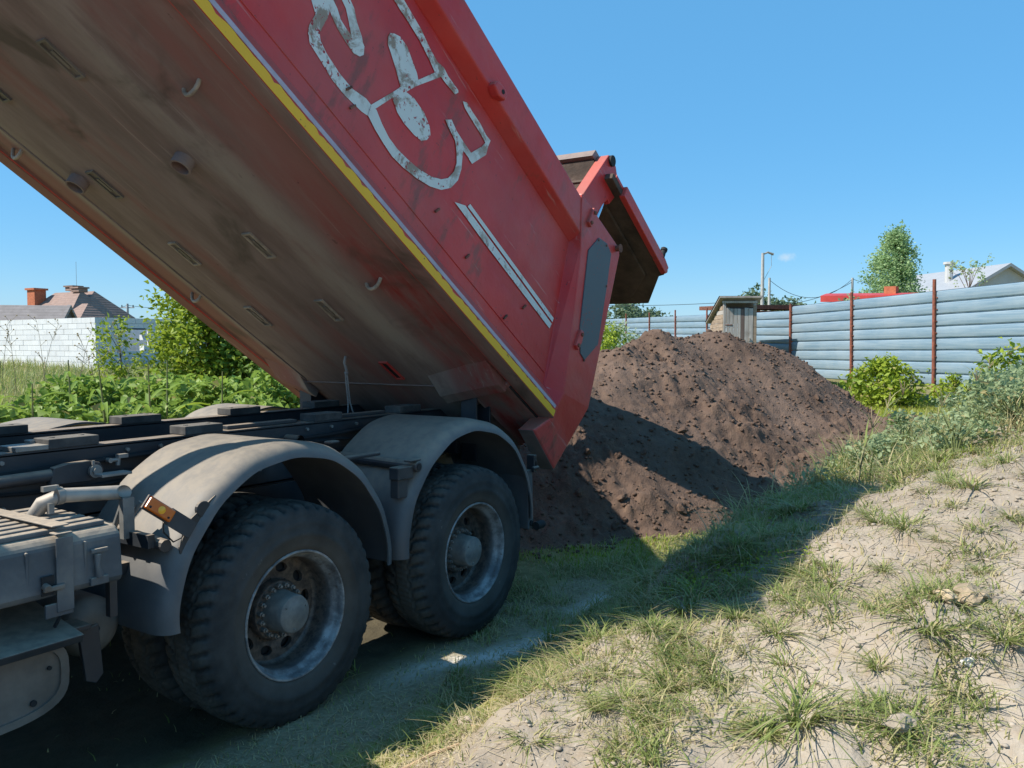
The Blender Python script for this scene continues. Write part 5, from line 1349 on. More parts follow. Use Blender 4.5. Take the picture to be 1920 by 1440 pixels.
bush('leafy_bush', 9.4, 15.6, 0.45, 0.42, 600, 0.08, M['bright'], 'small yellow green shrub on the grass by the fence at the right', 'bush', seed=3, tintb=0.25, dryf=0.15)
bush('tall_weed', 6.7, 11.0, 0.5, 0.6, 900, 0.08, M['grey_leaf'], 'tall grey green weed with upright shoots at the right edge above the bank', 'weed', seed=4, stems=12)
bush('tall_weed', 5.9, 9.6, 0.6, 0.55, 1600, 0.07, M['grey_leaf'], 'spreading grey green weed on the crest of the bank near the white flowers', 'weed', seed=5, stems=12)
bush('tall_weed', 4.7, 10.2, 0.35, 0.32, 500, 0.07, M['mid'], 'dark green weed at the left end of the bank crest', 'weed', seed=6, stems=10)
bush('tall_weed', 3.9, 6.6, 0.35, 0.40, 700, 0.055, M['grey_leaf'], 'wormwood weed at the right edge in front of the other crest weeds', 'weed', seed=17, stems=14, dryf=0.08)
for k, (r, f, h, lab) in enumerate([(3.15, 5.95, 0.42, 'bushy pale weed on the near end of the right crest'), (3.75, 6.25, 0.5, 'leafy weed cut by the right edge of the view on the crest'), (2.75, 6.45, 0.36, 'low leafy weed on the crest above the bare sand'), (4.1, 7.1, 0.52, 'tall pale weed on the crest left of the wormwood'), (3.35, 7.2, 0.42, 'pale weed at the left of the crest weeds, over the lawn')]):
    bush('tall_weed', r, f, 0.26, h * 0.85, 420, 0.045, M['grey_leaf'], lab, 'weed', seed=80 + k, stems=12, dryf=0.12, tintb=0.1)
bush('tall_weed', 4.6, 8.2, 0.4, 0.5, 800, 0.06, M['grey_leaf'], 'grey green weed in the middle of the bank crest behind the wormwood', 'weed', seed=19, stems=14)
bush('tall_weed', 5.2, 7.9, 0.5, 0.42, 1400, 0.06, M['grey_leaf'], 'low wormwood weed at the right edge over bare sand', 'weed', seed=7, stems=12)
bush('tall_weed', 7.4, 12.4, 0.6, 0.85, 900, 0.10, M['bright'], 'tallest leafy weed before the fence at the right edge', 'weed', seed=8, stems=10, tintb=0.2)
bush('meadow_shrub', 1.55, 30, 0.9, 1.5, 1400, 0.16, M['mid'], 'dark green shrub far behind the heap left of the fence end', 'shrub', seed=9, tintb=0.1)
bush('meadow_shrub', 2.35, 19.5, 0.8, 0.95, 1400, 0.11, M['bright'], 'bright yellow green weeds just left of the heap top', 'shrub', seed=10, tintb=0.25)
bush('meadow_shrub', 4.3, 21, 0.7, 0.9, 900, 0.11, M['bright'], 'green weeds between the heap top and the outhouse', 'shrub', seed=11, tintb=0.1)
bush('meadow_shrub', 3.0, 26, 0.9, 1.3, 900, 0.13, M['grey_leaf'], 'thin pale weeds in front of the far end of the fence', 'shrub', seed=12, tintb=0.1)

for k, (r, f, h, w_, lab) in enumerate([(3.55, 24.5, 1.35, 0.6, 'green shrub before the far fence, nearest the outhouse on its left'), (3.0, 25.5, 1.45, 0.65, 'pale leafy shrub before the far fence, second to the left of the outhouse'), (4.2, 25.0, 1.2, 0.55, 'low weeds filling the gap between far fence and outhouse'), (2.55, 23.0, 1.55, 0.6, 'tall bright green shrub beside the raised tail of the truck'), (3.6, 28.5, 1.6, 0.8, 'tall pale weeds standing right against the far fence')]):
    bush('meadow_shrub', r, f, w_, h, 1000, 0.11, M['bright'] if k % 2 else M['grey_leaf'], lab, 'shrub', seed=60 + k, tintb=0.2)
# tall bent grass stalks on the crest of the bank
g = np.random.default_rng(9)
for k, (r, f, h, lab) in enumerate([(2.75, 6.6, 0.5, 'tall bent grass stalk at the shaded left end of the bank'), (3.05, 7.2, 0.62, 'tall grass stalk with a bent blade on the bank crest, before the heap shadow'), (3.9, 7.6, 0.6, 'leaning grass stalk in the thick grass of the bank crest'), (2.2, 5.3, 0.42, 'pale dry grass stalk with a seed head leaning over the bank shade'), (4.4, 8.2, 0.62, 'tall grass stalk on the bank near the right foot of the heap'), (3.45, 6.9, 0.45, 'short leaning grass stalk among the lit tufts of the bank crest')]):
    x, y = site(r, f); z = float(ground_z(np.array([x]), np.array([y]))[0])
    root = empty('grass_stalk', (x, y, z)); tag(root, lab, 'grass stalk')
    a = g.uniform(0, 6.28); lean = 0.45 * h
    pts = [(x + math.cos(a) * lean * t * t, y + math.sin(a) * lean * t * t, z - 0.02 + h * t) for t in (0, 0.35, 0.7, 1.0)]
    mb = MB(); mb.tube(pts, [0.004, 0.0035, 0.003, 0.0015], 5); mb.build('stem', M['drystem'] if k == 3 else M['stem'], root)
    P = np.array([pts[1], pts[1], pts[2], pts[2], pts[3]])
    V, F, m = blades(P, 0.24, 0.013, 0.9, g.uniform(0, 6.28, 5), 5)
    add_leaf_obj('blade', V, F, M['grass'], m, g.uniform(0.3, 0.9, 5), np.array([0, 0, 0.3, 0, 0.5]), root)
    mb = MB()
    p = Vector(pts[3])
    for j in range(5): mb.tube([p, p + Vector((g.normal() * 0.03, g.normal() * 0.03, 0.05 + 0.02 * j))], 0.003, 4)
    mb.build('seed_head', M['drystem'], root)['kind'] = 'stuff'

# white bindweed flowers
M['petal'] = plain('white_petals', (0.85, 0.84, 0.82), 0.6, 0.05)
mb = MB(); mb.lathe([(0.004, 0.0), (0.008, 0.02), (0.022, 0.038), (0.034, 0.042)], 10)
fo = mb.build('petals', M['petal'], None, smooth=True); fme = fo.data; bpy.data.objects.remove(fo)
for (r, f, h, lab) in [(5.3, 10.0, 0.36, 'white flower among grey weeds on the bank crest, topmost one'), (5.5, 9.95, 0.34, 'white flower right beside the topmost one on the crest'), (4.95, 9.5, 0.30, 'white flower on the left of the bank crest weeds'), (5.2, 9.3, 0.26, 'white flower low in the middle of the crest weeds'), (4.95, 8.3, 0.30, 'white flower at the right edge above the bare sand')]:
    x, y = site(r, f); z = float(ground_z(np.array([x]), np.array([y]), False)[0])
    root = empty('white_flower', (x, y, z)); tag(root, lab, 'flower')
    mb = MB(); mb.tube([(x, y, z), (x + 0.01, y, z + h * 0.5), (x, y, z + h)], 0.003, 5); mb.build('stem', M['stem'], root)
    o = sub('petals', fme, root, (0, 0, h), (R(70), 0, random.uniform(-0.8, 1.8) - 0.9)); o.scale = (0.95,) * 3

# ------------------------------------------------------------------ kitchen garden on the far side of the truck
def blade_leaf(L, W, droop, a, z0, rgen, n=8):
    """one long arching maize leaf with a channelled rib"""
    V = []
    for k in range(n + 1):
        t = k / n
        ox = L * (t - 0.12 * t * t); oz = L * (0.75 * t - droop * t * t)
        w = W * math.sin(PI * min(1, 0.12 + 0.88 * t) ** 0.8) * 0.5 if t < 1 else 0.001
        c = np.array([math.cos(a) * ox, math.sin(a) * ox, z0 + oz]); s = np.array([-math.sin(a), math.cos(a), 0]) * w
        V += [c - s + [0, 0, w * 0.5], c, c + s + [0, 0, w * 0.5]]
    F = []
    for k in range(n):
        F += [(3 * k, 3 * k + 1, 3 * k + 4, 3 * k + 3), (3 * k + 1, 3 * k + 2, 3 * k + 5, 3 * k + 4)]
    return np.array(V), np.array(F)
gm_ = np.random.default_rng(31)
leaf_meshes = []
for k in range(6):
    V, F = blade_leaf(0.62 + 0.05 * k, 0.075, 0.62 + 0.07 * k, 0, 0, gm_)
    leaf_meshes.append(np_mesh('leaf', V, F, M['mid'] if k % 3 else M['bright'], True, {'tint': np.full(len(V), 0.45 + 0.09 * k), 'dry': np.zeros(len(V))}))
dryV, dryF = blade_leaf(0.55, 0.06, 0.95, 0, 0, gm_)
dry_leaf = np_mesh('leaf', dryV, dryF, M['mid'], True, {'tint': np.full(len(dryV), 0.9), 'dry': np.full(len(dryV), 0.9)})
def maize(r, f, h, label, seed, dry=False):
    g = random.Random(seed); x, y = site(r, f); z = float(ground_z(np.array([x]), np.array([y]), False)[0])
    root = empty('maize_plant', (x, y, z)); tag(root, label, 'maize plant', 'maize plants behind the truck frame')
    mb = MB(); mb.tube([(x, y, z - 0.05), (x + g.uniform(-.03, .03), y, z + h * 0.6), (x + g.uniform(-.05, .05), y, z + h)], [0.016, 0.013, 0.006], 7); mb.build('stalk', M['stem'], root, smooth=True)
    a = g.uniform(0, 6.28)
    for k in range(9):
        o = sub('leaf', leaf_meshes[g.randrange(6)] if not (dry and k in (1, 2)) else dry_leaf, root, (0, 0, h * (0.10 + 0.095 * k)), (0, 0, a)); s = g.uniform(0.75, 1.1) * (1 - 0.035 * k); o.scale = (s, s, s)
        a += PI + g.uniform(-0.6, 0.6)
for k, (r, f, h, lab, dr) in enumerate([(-5.35, 8.6, 1.45, 'tall maize plant at the very left edge beyond the truck frame', 0), (-4.75, 8.3, 1.35, 'maize plant with drooping broad leaves, second from the left', 0), (-4.35, 8.9, 1.5, 'maize plant with a yellowed lower leaf beyond the frame rails', 1), (-3.75, 8.7, 1.5, 'maize plant with a long blade reaching left, before the beans', 0), (-3.95, 9.6, 1.5, 'maize plant standing further back behind the yellowed one', 0), (-5.1, 9.7, 1.5, 'maize plant in the second row near the left edge', 0), (-3.2, 9.3, 1.4, 'maize plant rising out of the bean leaves, rightmost of the row', 0), (-5.75, 9.4, 1.5, 'maize plant cut by the left edge of the view in the second row', 0)]):
    maize(r, f, h, lab, 60 + k, bool(dr))
def crop(name, n, rr, ff, hmax, size, mat, label_, seed, tintb=0.0, aspect=0.8, up=0.55):
    g = np.random.default_rng(seed)
    r = g.uniform(*rr, n); f = g.uniform(*ff, n)
    x, y = CAM.x + f * CY + r * SY, CAM.y + f * SY - r * CY
    k = (y > 3.1)
    x, y = x[k], y[k]; n = len(x)
    cl = fbm(x * 1.6, y * 1.6, seed, 3)
    z = ground_z(x, y, False) + hmax * (0.2 + 0.8 * np.sqrt(g.random(n))) * (0.45 + 0.95 * cl)
    V, F = leaves(np.stack([x, y, z], 1), size * g.uniform(0.55, 1.3, n), g, up, aspect)
    o = add_leaf_obj(name, V, F, mat, 4, np.clip(cl * 0.8 + g.random(n) * 0.5 - 0.2 + tintb, 0, 1), (g.random(n) < 0.03) * 0.8)
    tag(o, kind='stuff'); o['label'] = label_; o['category'] = 'vegetables'; return o
crop('bean_foliage', 14000, (-5.8, -2.7), (8.9, 12.0), 1.02, 0.115, M['mid'], 'thick bed of broad bean leaves behind the truck frame', 401, 0.18)
crop('low_crop', 9000, (-7.5, -2.2), (10.5, 16), 0.72, 0.12, M['bright'], 'low bright garden leaves behind the beans', 402, 0.1)
crop('potato_foliage', 5000, (-4.6, -2.0), (11.0, 14.5), 0.8, 0.12, M['bright'], 'light green potato leaves under the raised bed', 403, 0.15)
g = np.random.default_rng(8); n = 900
r = g.uniform(-5.2, -3.3, n); f = g.uniform(15.0, 17.5, n); x, y = CAM.x + f * CY + r * SY, CAM.y + f * SY - r * CY
V, F, m = blades(np.stack([x, y, ground_z(x, y, False)], 1), g.uniform(0.4, 0.65, n), 0.022, g.uniform(0.1, 0.5, n), g.uniform(0, 6.28, n), 3)
o = add_leaf_obj('onion_leaves', V, F, M['onion'], m, g.random(n), np.zeros(n)); tag(o, 'blue green onion tops in the garden by the big bush', 'vegetables', None, 'stuff')
# dry tall weeds before the block wall
g = np.random.default_rng(14)
for k in range(10):
    r = -8.9 - 3.9 * k / 9 + g.normal() * 0.12; f = 18.5 + g.uniform(-1.5, 2.5); h = g.uniform(1.2, 1.9)
    r = r * f / 19.5
    x, y = site(r, f); z = float(ground_z(np.array([x]), np.array([y]), False)[0])
    root = empty('dry_weed', (x, y, z)); tag(root, 'tall thin dry weed with small seed heads standing before the block wall', 'weed', 'dry weeds before the block wall')
    mb = MB(); bx, by = g.normal(size=2) * 0.18
    pts = [Vector((x + bx * t * t, y + by * t * t, z + h * t)) for t in (0, 0.4, 0.75, 1)]
    mb.tube(pts, [0.008, 0.006, 0.004, 0.003], 5)
    hd = MB()
    for j in range(9):
        p = pts[1].lerp(pts[3], g.random()) if j else pts[3]
        q = p + Vector((g.normal() * 0.12, g.normal() * 0.12, 0.10 + 0.1 * g.random())); mb.tube([p, q], 0.004, 4)
        hd.lathe([(0.0001, -0.03), (0.014, -0.01), (0.017, 0.012), (0.0001, 0.03)], 6, Matrix.Translation(q))
    mb.build('stem', M['drystem'], root); hd.build('seed_head', M['drystem'], root)['kind'] = 'stuff'

# ------------------------------------------------------------------ trees
def tree(name, x, y, z, hgt, rad, nleaf, size, mat, label, cat='tree', shape='round', seed=0, trunk=0.10, clumps=60, spread=0.20, low=0.15, tintb=0.0, aspect=0.6, up=0.08):
    g = np.random.default_rng(seed)
    root = empty(name, (x, y, z)); tag(root, label, cat)
    mb = MB(); mb.tube([(x, y, z - 0.1), (x + 0.02 * hgt * g.normal(), y, z + hgt * 0.45), (x, y, z + hgt * 0.93)], [trunk, trunk * 0.65, trunk * 0.12], 9)
    C = []
    for k in range(clumps):
        zz = low + (1 - low) * g.random() ** (1.3 if shape == 'cone' else 0.9)
        if shape == 'cone': rm = rad * (1.03 - zz) ** 0.72 * (0.8 + 0.45 * g.random())
        elif shape == 'open': rm = rad * (0.35 + 0.65 * zz)
        else: rm = rad * math.sqrt(max(0.04, 1 - (2 * (zz - low) / (1 - low) - 0.9) ** 2))
        a = g.uniform(0, 2 * PI); q = g.random() ** 0.45
        c = (math.cos(a) * rm * q, math.sin(a) * rm * q, hgt * zz); C.append(c)
        if k % 2 == 0:
            st = (x, y, z + hgt * max(0.12, zz - 0.22))
            mb.tube([st, (x + c[0] * 0.55, y + c[1] * 0.55, z + c[2] - 0.05 * hgt), (x + c[0], y + c[1], z + c[2])], [trunk * 0.3, trunk * 0.2, trunk * 0.06], 5)
    mb.build('trunk', M['bark'], root, smooth=True)
    C = np.array(C); w = g.integers(0, clumps, nleaf)
    P = C[w] + g.normal(size=(nleaf, 3)) * np.array([rad, rad, hgt * 0.45]) * spread
    P[:, 2] = np.maximum(P[:, 2], 0.03)
    tint = np.clip(0.45 + g.normal(size=clumps)[w] * 0.2 + g.normal(size=nleaf) * 0.16 + tintb, 0, 1)
    V, F = leaves(P + np.array([x, y, z]), size * g.uniform(0.6, 1.3, nleaf), g, up, aspect)
    add_leaf_obj('crown', V, F, mat, 4, tint, np.zeros(nleaf), root); return root
gz = lambda x, y: float(ground_z(np.array([x]), np.array([y]), False)[0])
def stree(name, r, f, *a, **k):
    x, y = site(r, f); return tree(name, x, y, gz(x, y), *a, **k)
stree('big_bush_tree', -7.35, 20.5, 3.15, 1.2, 9000, 0.15, M['bright'], 'big sunny yellow green bushy tree beside the block building', seed=1, low=0.02, clumps=110, tintb=0.12, trunk=0.09)
stree('big_bush_tree', -6.0, 20.5, 1.9, 1.0, 4500, 0.15, M['mid'], 'darker lower bushy tree behind the raised bed, right of the sunny one', seed=2, low=0.02, clumps=70, trunk=0.07)
stree('young_tree', -9.0, 19.2, 1.9, 0.55, 500, 0.13, M['bright'], 'spindly young tree in front of the openings of the block building', seed=3, low=0.15, clumps=18, trunk=0.03, tintb=0.25)
stree('birch_tree', 17.2, 38, 5.75, 2.25, 17000, 0.13, M['birch'], 'tall birch with a pointed airy crown behind the fence', seed=4, shape='cone', low=0.10, clumps=210, spread=0.075, trunk=0.09, up=0.0)
stree('sapling', 14.9, 27.5, 3.7, 0.62, 520, 0.10, M['birch'], 'thin open sapling behind the fence before the pale gabled house', seed=5, shape='open', low=0.4, clumps=34, spread=0.06, trunk=0.045)
for k, (r, f, h, w, lab) in enumerate([(10.0, 75, 4.7, 2.0, 'round far tree just left of the tall utility pole'), (11.2, 82, 4.1, 2.4, 'far dark tree beyond the gate of the truck, left of the outhouse'), (25.0, 80, 3.9, 1.6, 'far tree just right of the short utility pole'), (26.5, 80, 4.0, 2.4, 'small far tree above the brown shed roof'), (13.6, 85, 3.3, 2.4, 'far tree low on the skyline between the truck and the outhouse')]):
    if k == 0: r = 21.3
    stree('far_tree', r, f, h, w, 2600, 0.42, M['farleaf'], lab, seed=20 + k, low=0.05, clumps=50, trunk=0.18)
stree('roof_vine', 9.6, 24.0, 2.4, 0.9, 600, 0.12, M['grey_leaf'], 'thin weeds over the fence top beside the brown shed roof', 'weed', seed=31, low=0.5, clumps=30, trunk=0.03, spread=0.08)
stree('roof_vine', 14.8, 29.5, 2.2, 1.0, 900, 0.14, M['farleaf'], 'dark shrub behind the fence under the sapling', 'shrub', seed=32, low=0.3, clumps=24, trunk=0.03)

# ------------------------------------------------------------------ block building on the left
M['block'] = None
t = NT('pale_concrete_block'); rnd = t.n.new('ShaderNodeObjectInfo').outputs['Random']
c = t.mix(rnd, (0.56, 0.58, 0.60), (0.63, 0.645, 0.655)); c = t.mix(t.math('MULTIPLY', t.ramp(t.noise(3, 5, 0.6), 0.5, 0.7), 0.35), c, (0.42, 0.42, 0.42)); t.bump(t.noise(40, 3), 0.2, 0.01)
M['block'] = t.fin(c, 0.9, 0, 0.2)
M['mortar'] = plain('dark_mortar', (0.46, 0.47, 0.48), 0.95, 0.15)
bc = site(-14.35, 29.0); bz = gz(*bc) - 0.05
BB = empty('block_building', (bc[0], bc[1], bz)); tag(BB, 'low unfinished building of pale concrete blocks with two empty openings', 'building')
la = math.atan2(site(-20.1, 33)[1] - bc[1], site(-20.1, 33)[0] - bc[0])
lx = Vector((math.cos(la), math.sin(la), 0)); rx = Vector((math.sin(la), -math.cos(la), 0))
if rx.dot(Vector((math.cos(YAW), math.sin(YAW), 0))) < 0: rx = -rx
corner = Vector((bc[0], bc[1], bz))
bm_cache = {}
def block(pos, ax, ay, L, H=0.195, T=0.28):
    key = (round(L, 3), round(ax.x, 3)); 
    if key not in bm_cache:
        mb = MB(); X = ax * (L / 2 - 0.006); Y = ay * (T / 2); Z = Vector((0, 0, H / 2 - 0.005))
        vs = [X * a + Y * b + Z * c_ for a in (-1, 1) for b in (-1, 1) for c_ in (-1, 1)]
        mb.add(vs, [(0, 1, 3, 2), (4, 6, 7, 5), (0, 4, 5, 1), (2, 3, 7, 6), (0, 2, 6, 4), (1, 5, 7, 3)])
        o = mb.build('block', M['block'], None); bm_cache[key] = o.data; bpy.data.objects.remove(o)
    o = bpy.data.objects.new('block', bm_cache[key]); COL.objects.link(o); o.parent = BB
    o.location = pos + ay * random.uniform(-0.006, 0.006) - corner; return o
NR = 10
Lw, Rw = 7.8, 4.6
for rrow in range(NR):
    z = 0.0975 + rrow * 0.195
    off = 0.3 if rrow % 2 else 0.0
    s = 0.0
    while s < Lw - 0.05:
        L = 0.6 if not (s == 0 and off) else 0.3
        block(corner + lx * (s + L / 2) + rx * 0.14 + Vector((0, 0, z)), lx, rx, L); s += L
    s = 0.282
    while s < Rw - 0.05:
        L = 0.6 if not (s < 0.3 and not off) else 0.3
        mid = s + L / 2
        hole = 4 <= rrow <= 7 and (0.9 < mid < 1.85 or 2.7 < mid < 3.6)
        if not hole: block(corner + rx * mid + lx * 0.14 + Vector((0, 0, z)), rx, lx, L)
        s += L
mb = MB()
def slab(a, b, t_, h, o_):
    d = (b - a).normalized(); n_ = Vector((-d.y, d.x, 0)); mb.add([a - n_ * t_, a + n_ * t_, b + n_ * t_, b - n_ * t_] + [p + Vector((0, 0, h)) for p in (a - n_ * t_, a + n_ * t_, b + n_ * t_, b - n_ * t_)], [(0, 1, 2, 3), (4, 5, 6, 7), (0, 1, 5, 4), (1, 2, 6, 5), (2, 3, 7, 6), (3, 0, 4, 7)])
slab(corner + rx * 0.14 + lx * 0.02, corner + rx * 0.14 + lx * Lw, 0.12, NR * 0.195 - 0.02, 0)
for z0, z1 in ((0, 4 * .195), (8 * .195, NR * .195 - 0.02)):
    slab(corner + lx * 0.14 + rx * 0.3 + Vector((0, 0, z0)), corner + lx * 0.14 + rx * Rw + Vector((0, 0, z0)), 0.12, z1 - z0, 0)
mb.build('mortar_core', M['mortar'], BB)
mb = MB(); slab(corner + lx * 2.6 + rx * 1.2, corner + lx * 2.6 + rx * Rw, 0.12, NR * 0.195 - 0.1, 0); slab(corner + lx * 0.3 + rx * (Rw + 0.1), corner + lx * 2.6 + rx * (Rw + 0.1), 0.12, NR * 0.195 - 0.1, 0); mb.build('inner_wall', M['block'], BB)
for s in (1.38, 3.15):
    mb = MB(); p = corner + rx * s + lx * -0.006 + Vector((0, 0, 8 * .195 - 0.02)); slab(p - rx * 0.50, p + rx * 0.50, 0.02, 0.05, 0); mb.build('lintel', M['dark'], BB)

# ------------------------------------------------------------------ houses
def mat_tiles(name, a, b):
    t = NT(name); n = t.noise(2.5, 5, 0.6); w = t.n.new('ShaderNodeTexWave'); w.inputs['Scale'].default_value = 1.6; w.bands_direction = 'Z'; t.l.new(t.pos, w.inputs[0])
    c = t.mix(t.ramp(n, 0.3, 0.7), a, b); c = t.mix(t.math('MULTIPLY', w.outputs[1], 0.25), c, tuple(x * 0.6 for x in a)); t.bump(w.outputs[1], 0.4, 0.05); return t.fin(c, 0.75)
M['brownroof'] = mat_tiles('brown_roof_tiles', (0.23, 0.145, 0.115), (0.30, 0.195, 0.155))
M['greyroof'] = mat_tiles('grey_roof_slates', (0.19, 0.165, 0.155), (0.25, 0.22, 0.21))
M['brick'] = plain('red_brick', (0.26, 0.085, 0.05), 0.85, 0.25, 10)
M['chim'] = plain('orange_brick', (0.42, 0.13, 0.06), 0.85, 0.2, 8)
M['whitewall'] = plain('white_siding', (0.46, 0.46, 0.455), 0.8, 0.06, 2)
M['whiteroof'] = plain('pale_metal_roof', (0.32, 0.33, 0.345), 0.5, 0.06, 2)
M['glass'] = plain('window_glass', (0.05, 0.07, 0.09), 0.1, 0.2)
M['redroof'] = plain('red_metal_roof', (0.46, 0.045, 0.035), 0.45, 0.15, 2)
def frame_house(r, f, yaw, z0=None):
    x, y = site(r, f); z = gz(x, y) if z0 is None else z0
    return Matrix.Translation((x, y, z)) @ Matrix.Rotation(YAW - PI / 2 + R(yaw), 4, 'Z')
def hip(mb, Mx, L, W, z0, h, over=0.3, rid=0.35):
    a, b = L / 2 + over, W / 2 + over; q = max(0.0, L / 2 * rid)
    mb.add([(-a, -b, z0), (a, -b, z0), (a, b, z0), (-a, b, z0), (-q, 0, z0 + h), (q, 0, z0 + h)], [(0, 1, 5, 4), (1, 2, 5), (2, 3, 4, 5), (3, 0, 4), (3, 2, 1, 0)], Mx)
# big brick house with brown hipped roofs
HM = frame_house(-36.3, 70, -28, 0.55)
HO = empty('brick_house', HM.translation); tag(HO, 'big red brick house with steep brown hipped roofs and an orange chimney', 'house')
mb = MB(); mb.box((0, 0, 1.4), (7.2, 6.5, 2.8), HM); mb.box((4.0, -2.2, 1.4), (3.2, 3.4, 2.8), HM); mb.build('wall', M['brick'], HO)
mb = MB(); hip(mb, HM, 8.2, 6.0, 2.72, 2.8, 0.45, 0.62); roof = mb.build('roof', M['brownroof'], HO)
mb = MB(); hip(mb, HM @ Matrix.Translation((2.1, -1.3, 0)), 4.2, 4.6, 2.74, 2.75, 0.4, 0.3); mb.build('roof', M['brownroof'], HO)
mb = MB(); hip(mb, HM @ Matrix.Translation((4.6, -2.3, 0)), 2.4, 2.8, 2.76, 1.6, 0.4, 0.3); mb.build('roof', M['brownroof'], HO)
mb = MB(); mb.box((-3.2, -1.2, 4.4), (1.0, 1.0, 2.6), HM); mb.box((-3.2, -1.2, 5.76), (1.25, 1.25, 0.16), HM); mb.build('chimney', M['chim'], HO)
for (x_, y_, z_, w_) in ((-0.1, 0.0, 5.75, 1.0), (2.4, -1.2, 5.5, 0.9)):
    mb = MB(); mb.box((x_, y_, z_), (w_, 0.8, 0.3), HM); mb.box((x_, y_, z_ + 0.22), (w_ * 1.2, 1.0, 0.12), HM); mb.build('chimney', M['brownroof'], HO)
mb = MB(); mb.tube([HM @ Vector((0.3, 0, 5.6)), HM @ Vector((0.3, 0, 8.0))], 0.014, 5); mb.build('antenna', M['steel'], HO)
for (x_, y_, ax_) in ((2.9, -3.91, 0), (4.3, -3.91, 0), (5.0, -3.91, 0), (-1.5, -3.26, 0)):
    mb = MB(); mb.box((x_, y_, 1.6), (0.7, 0.06, 1.2), HM); w = mb.build('window', M['whitewall'], HO)
    mb = MB(); mb.box((x_, y_ - 0.035, 1.6), (0.56, 0.02, 1.06), HM); mb.build('pane', M['glass'], w)
# long grey roofed house
GM_ = frame_house(-31.6, 55, 12, 0.25)
GO = empty('grey_roofed_house', GM_.translation); tag(GO, 'long low house with grey slate roof and dark timber gable, left of brick house', 'house')
mb = MB(); mb.box((-4, 0, 1.0), (13, 6, 2.0), GM_); mb.build('wall', M['brick'], GO)
mb = MB(); a = 3.4; mb.add([(-11, -a, 1.75), (2.4, -a, 1.75), (2.4, a, 1.75), (-11, a, 1.75), (-11, 0, 4.05), (2.4, 0, 4.05)], [(0, 1, 5, 4), (2, 3, 4, 5), (1, 2, 5), (3, 0, 4), (0, 3, 2, 1)], GM_); mb.build('roof', M['greyroof'], GO)
gb = MB(); pts_ = [(-3.0, 1.8), (3.0, 1.8), (0, 3.85)]
gb.prism(pts_, lambda q: GM_ @ Vector((2.41, q[0], q[1])), lambda q: GM_ @ Vector((2.46, q[0], q[1]))); gb.build('gable', M['tarpaper'], GO)
mb = MB()
for s in (-1, 1): mb.prism([(0, 3.83), (0, 4.1), (s * 3.5, 1.95), (s * 3.5, 1.7)], lambda q: GM_ @ Vector((2.4, q[0], q[1])), lambda q: GM_ @ Vector((2.62, q[0], q[1])))
mb.build('barge_board', M['greyroof'], GO)
mb = MB(); mb.box((-7.2, -0.5, 4.3), (0.6, 0.6, 1.1), GM_); mb.build('chimney', M['dark'], GO)
# pale gabled house on the right
WMx = frame_house(27.5, 47, 8)
WO = empty('white_house', WMx.translation); tag(WO, 'pale gabled house with a thin white chimney at the right edge above the fence', 'house')
mb = MB(); mb.prism([(-3.4, 0), (3.4, 0), (3.4, 3.05), (0, 4.95), (-3.4, 3.05)], lambda q: WMx @ Vector((q[0], 0, q[1])), lambda q: WMx @ Vector((q[0], 8, q[1]))); mb.build('wall', M['whitewall'], WO)
mb = MB()
for s in (-1, 1): mb.prism([(0, 4.96), (0, 5.14), (s * 3.9, 2.95), (s * 3.9, 2.78)], lambda q: WMx @ Vector((q[0], -0.35, q[1])), lambda q: WMx @ Vector((q[0], 8.3, q[1])))
rf = mb.build('roof', M['whiteroof'], WO)
mb = MB(); mb.tube([WMx @ Vector((-1.35, 3.0, 4.0)), WMx @ Vector((-1.35, 3.0, 5.35))], 0.22, 10); mb.tube([WMx @ Vector((-1.35, 3.0, 5.35)), WMx @ Vector((-1.35, 3.0, 5.48))], 0.32, 10); mb.build('chimney', M['whitewall'], WO)
mb = MB(); mb.box((0.15, -0.02, 3.55), (0.95, 0.05, 0.75), WMx); w = mb.build('window', M['whiteroof'], WO)
mb = MB(); mb.box((0.15, -0.05, 3.55), (0.75, 0.02, 0.55), WMx); mb.build('pane', M['glass'], w)
W2 = frame_house(24.3, 52, 4)
mb = MB(); mb.add([(-1.6, 0, 2.1), (3.4, 0, 2.1), (3.4, 6, 2.1), (-1.6, 6, 2.1), (3.4, 0.0, 4.5), (3.4, 6, 4.5), (1.2, 0, 4.3), (1.2, 6, 4.3)], [(0, 1, 4, 6), (0, 6, 7, 3), (6, 4, 5, 7), (1, 2, 5, 4), (2, 3, 7, 5), (0, 3, 2, 1)], W2)
WG = empty('pale_annex', W2.translation); tag(WG, 'pale low annex roof behind the sapling, left of the gabled house', 'house'); mb.build('roof', M['whiteroof'], WG)
mb = MB(); mb.box((0.9, 3, 1.1), (4.6, 5.6, 2.0), W2); mb.build('wall', M['whitewall'], WG)
# red roofed shed and brown shed behind the fence
SM = frame_house(14.45, 27.5, 52)
SO = empty('red_roofed_shed', SM.translation); tag(SO, 'low shed with a bright red metal roof edge showing over the fence', 'shed')
mb = MB(); mb.box((0, 1.5, 1.15), (4.6, 3.0, 2.3), SM); mb.build('wall', M['brick'], SO)
mb = MB(); mb.prism([(-2.9, 2.30), (2.9, 2.50), (2.9, 2.83), (-2.3, 2.60), (-2.9, 2.50)], lambda q: SM @ Vector((q[0], -0.35, q[1])), lambda q: SM @ Vector((q[0], 3.4, q[1] + 0.1))); mb.build('roof', M['redroof'], SO)
mb = MB(); mb.box((-2.3, 1.4, 2.62), (0.35, 0.35, 0.45), SM); mb.build('chimney', M['chim'], SO)
NM = frame_house(9.2, 29.5, 20)
NO = empty('brown_shed', NM.translation); tag(NO, 'low brown shed roof peeping over the fence beside the outhouse', 'shed')
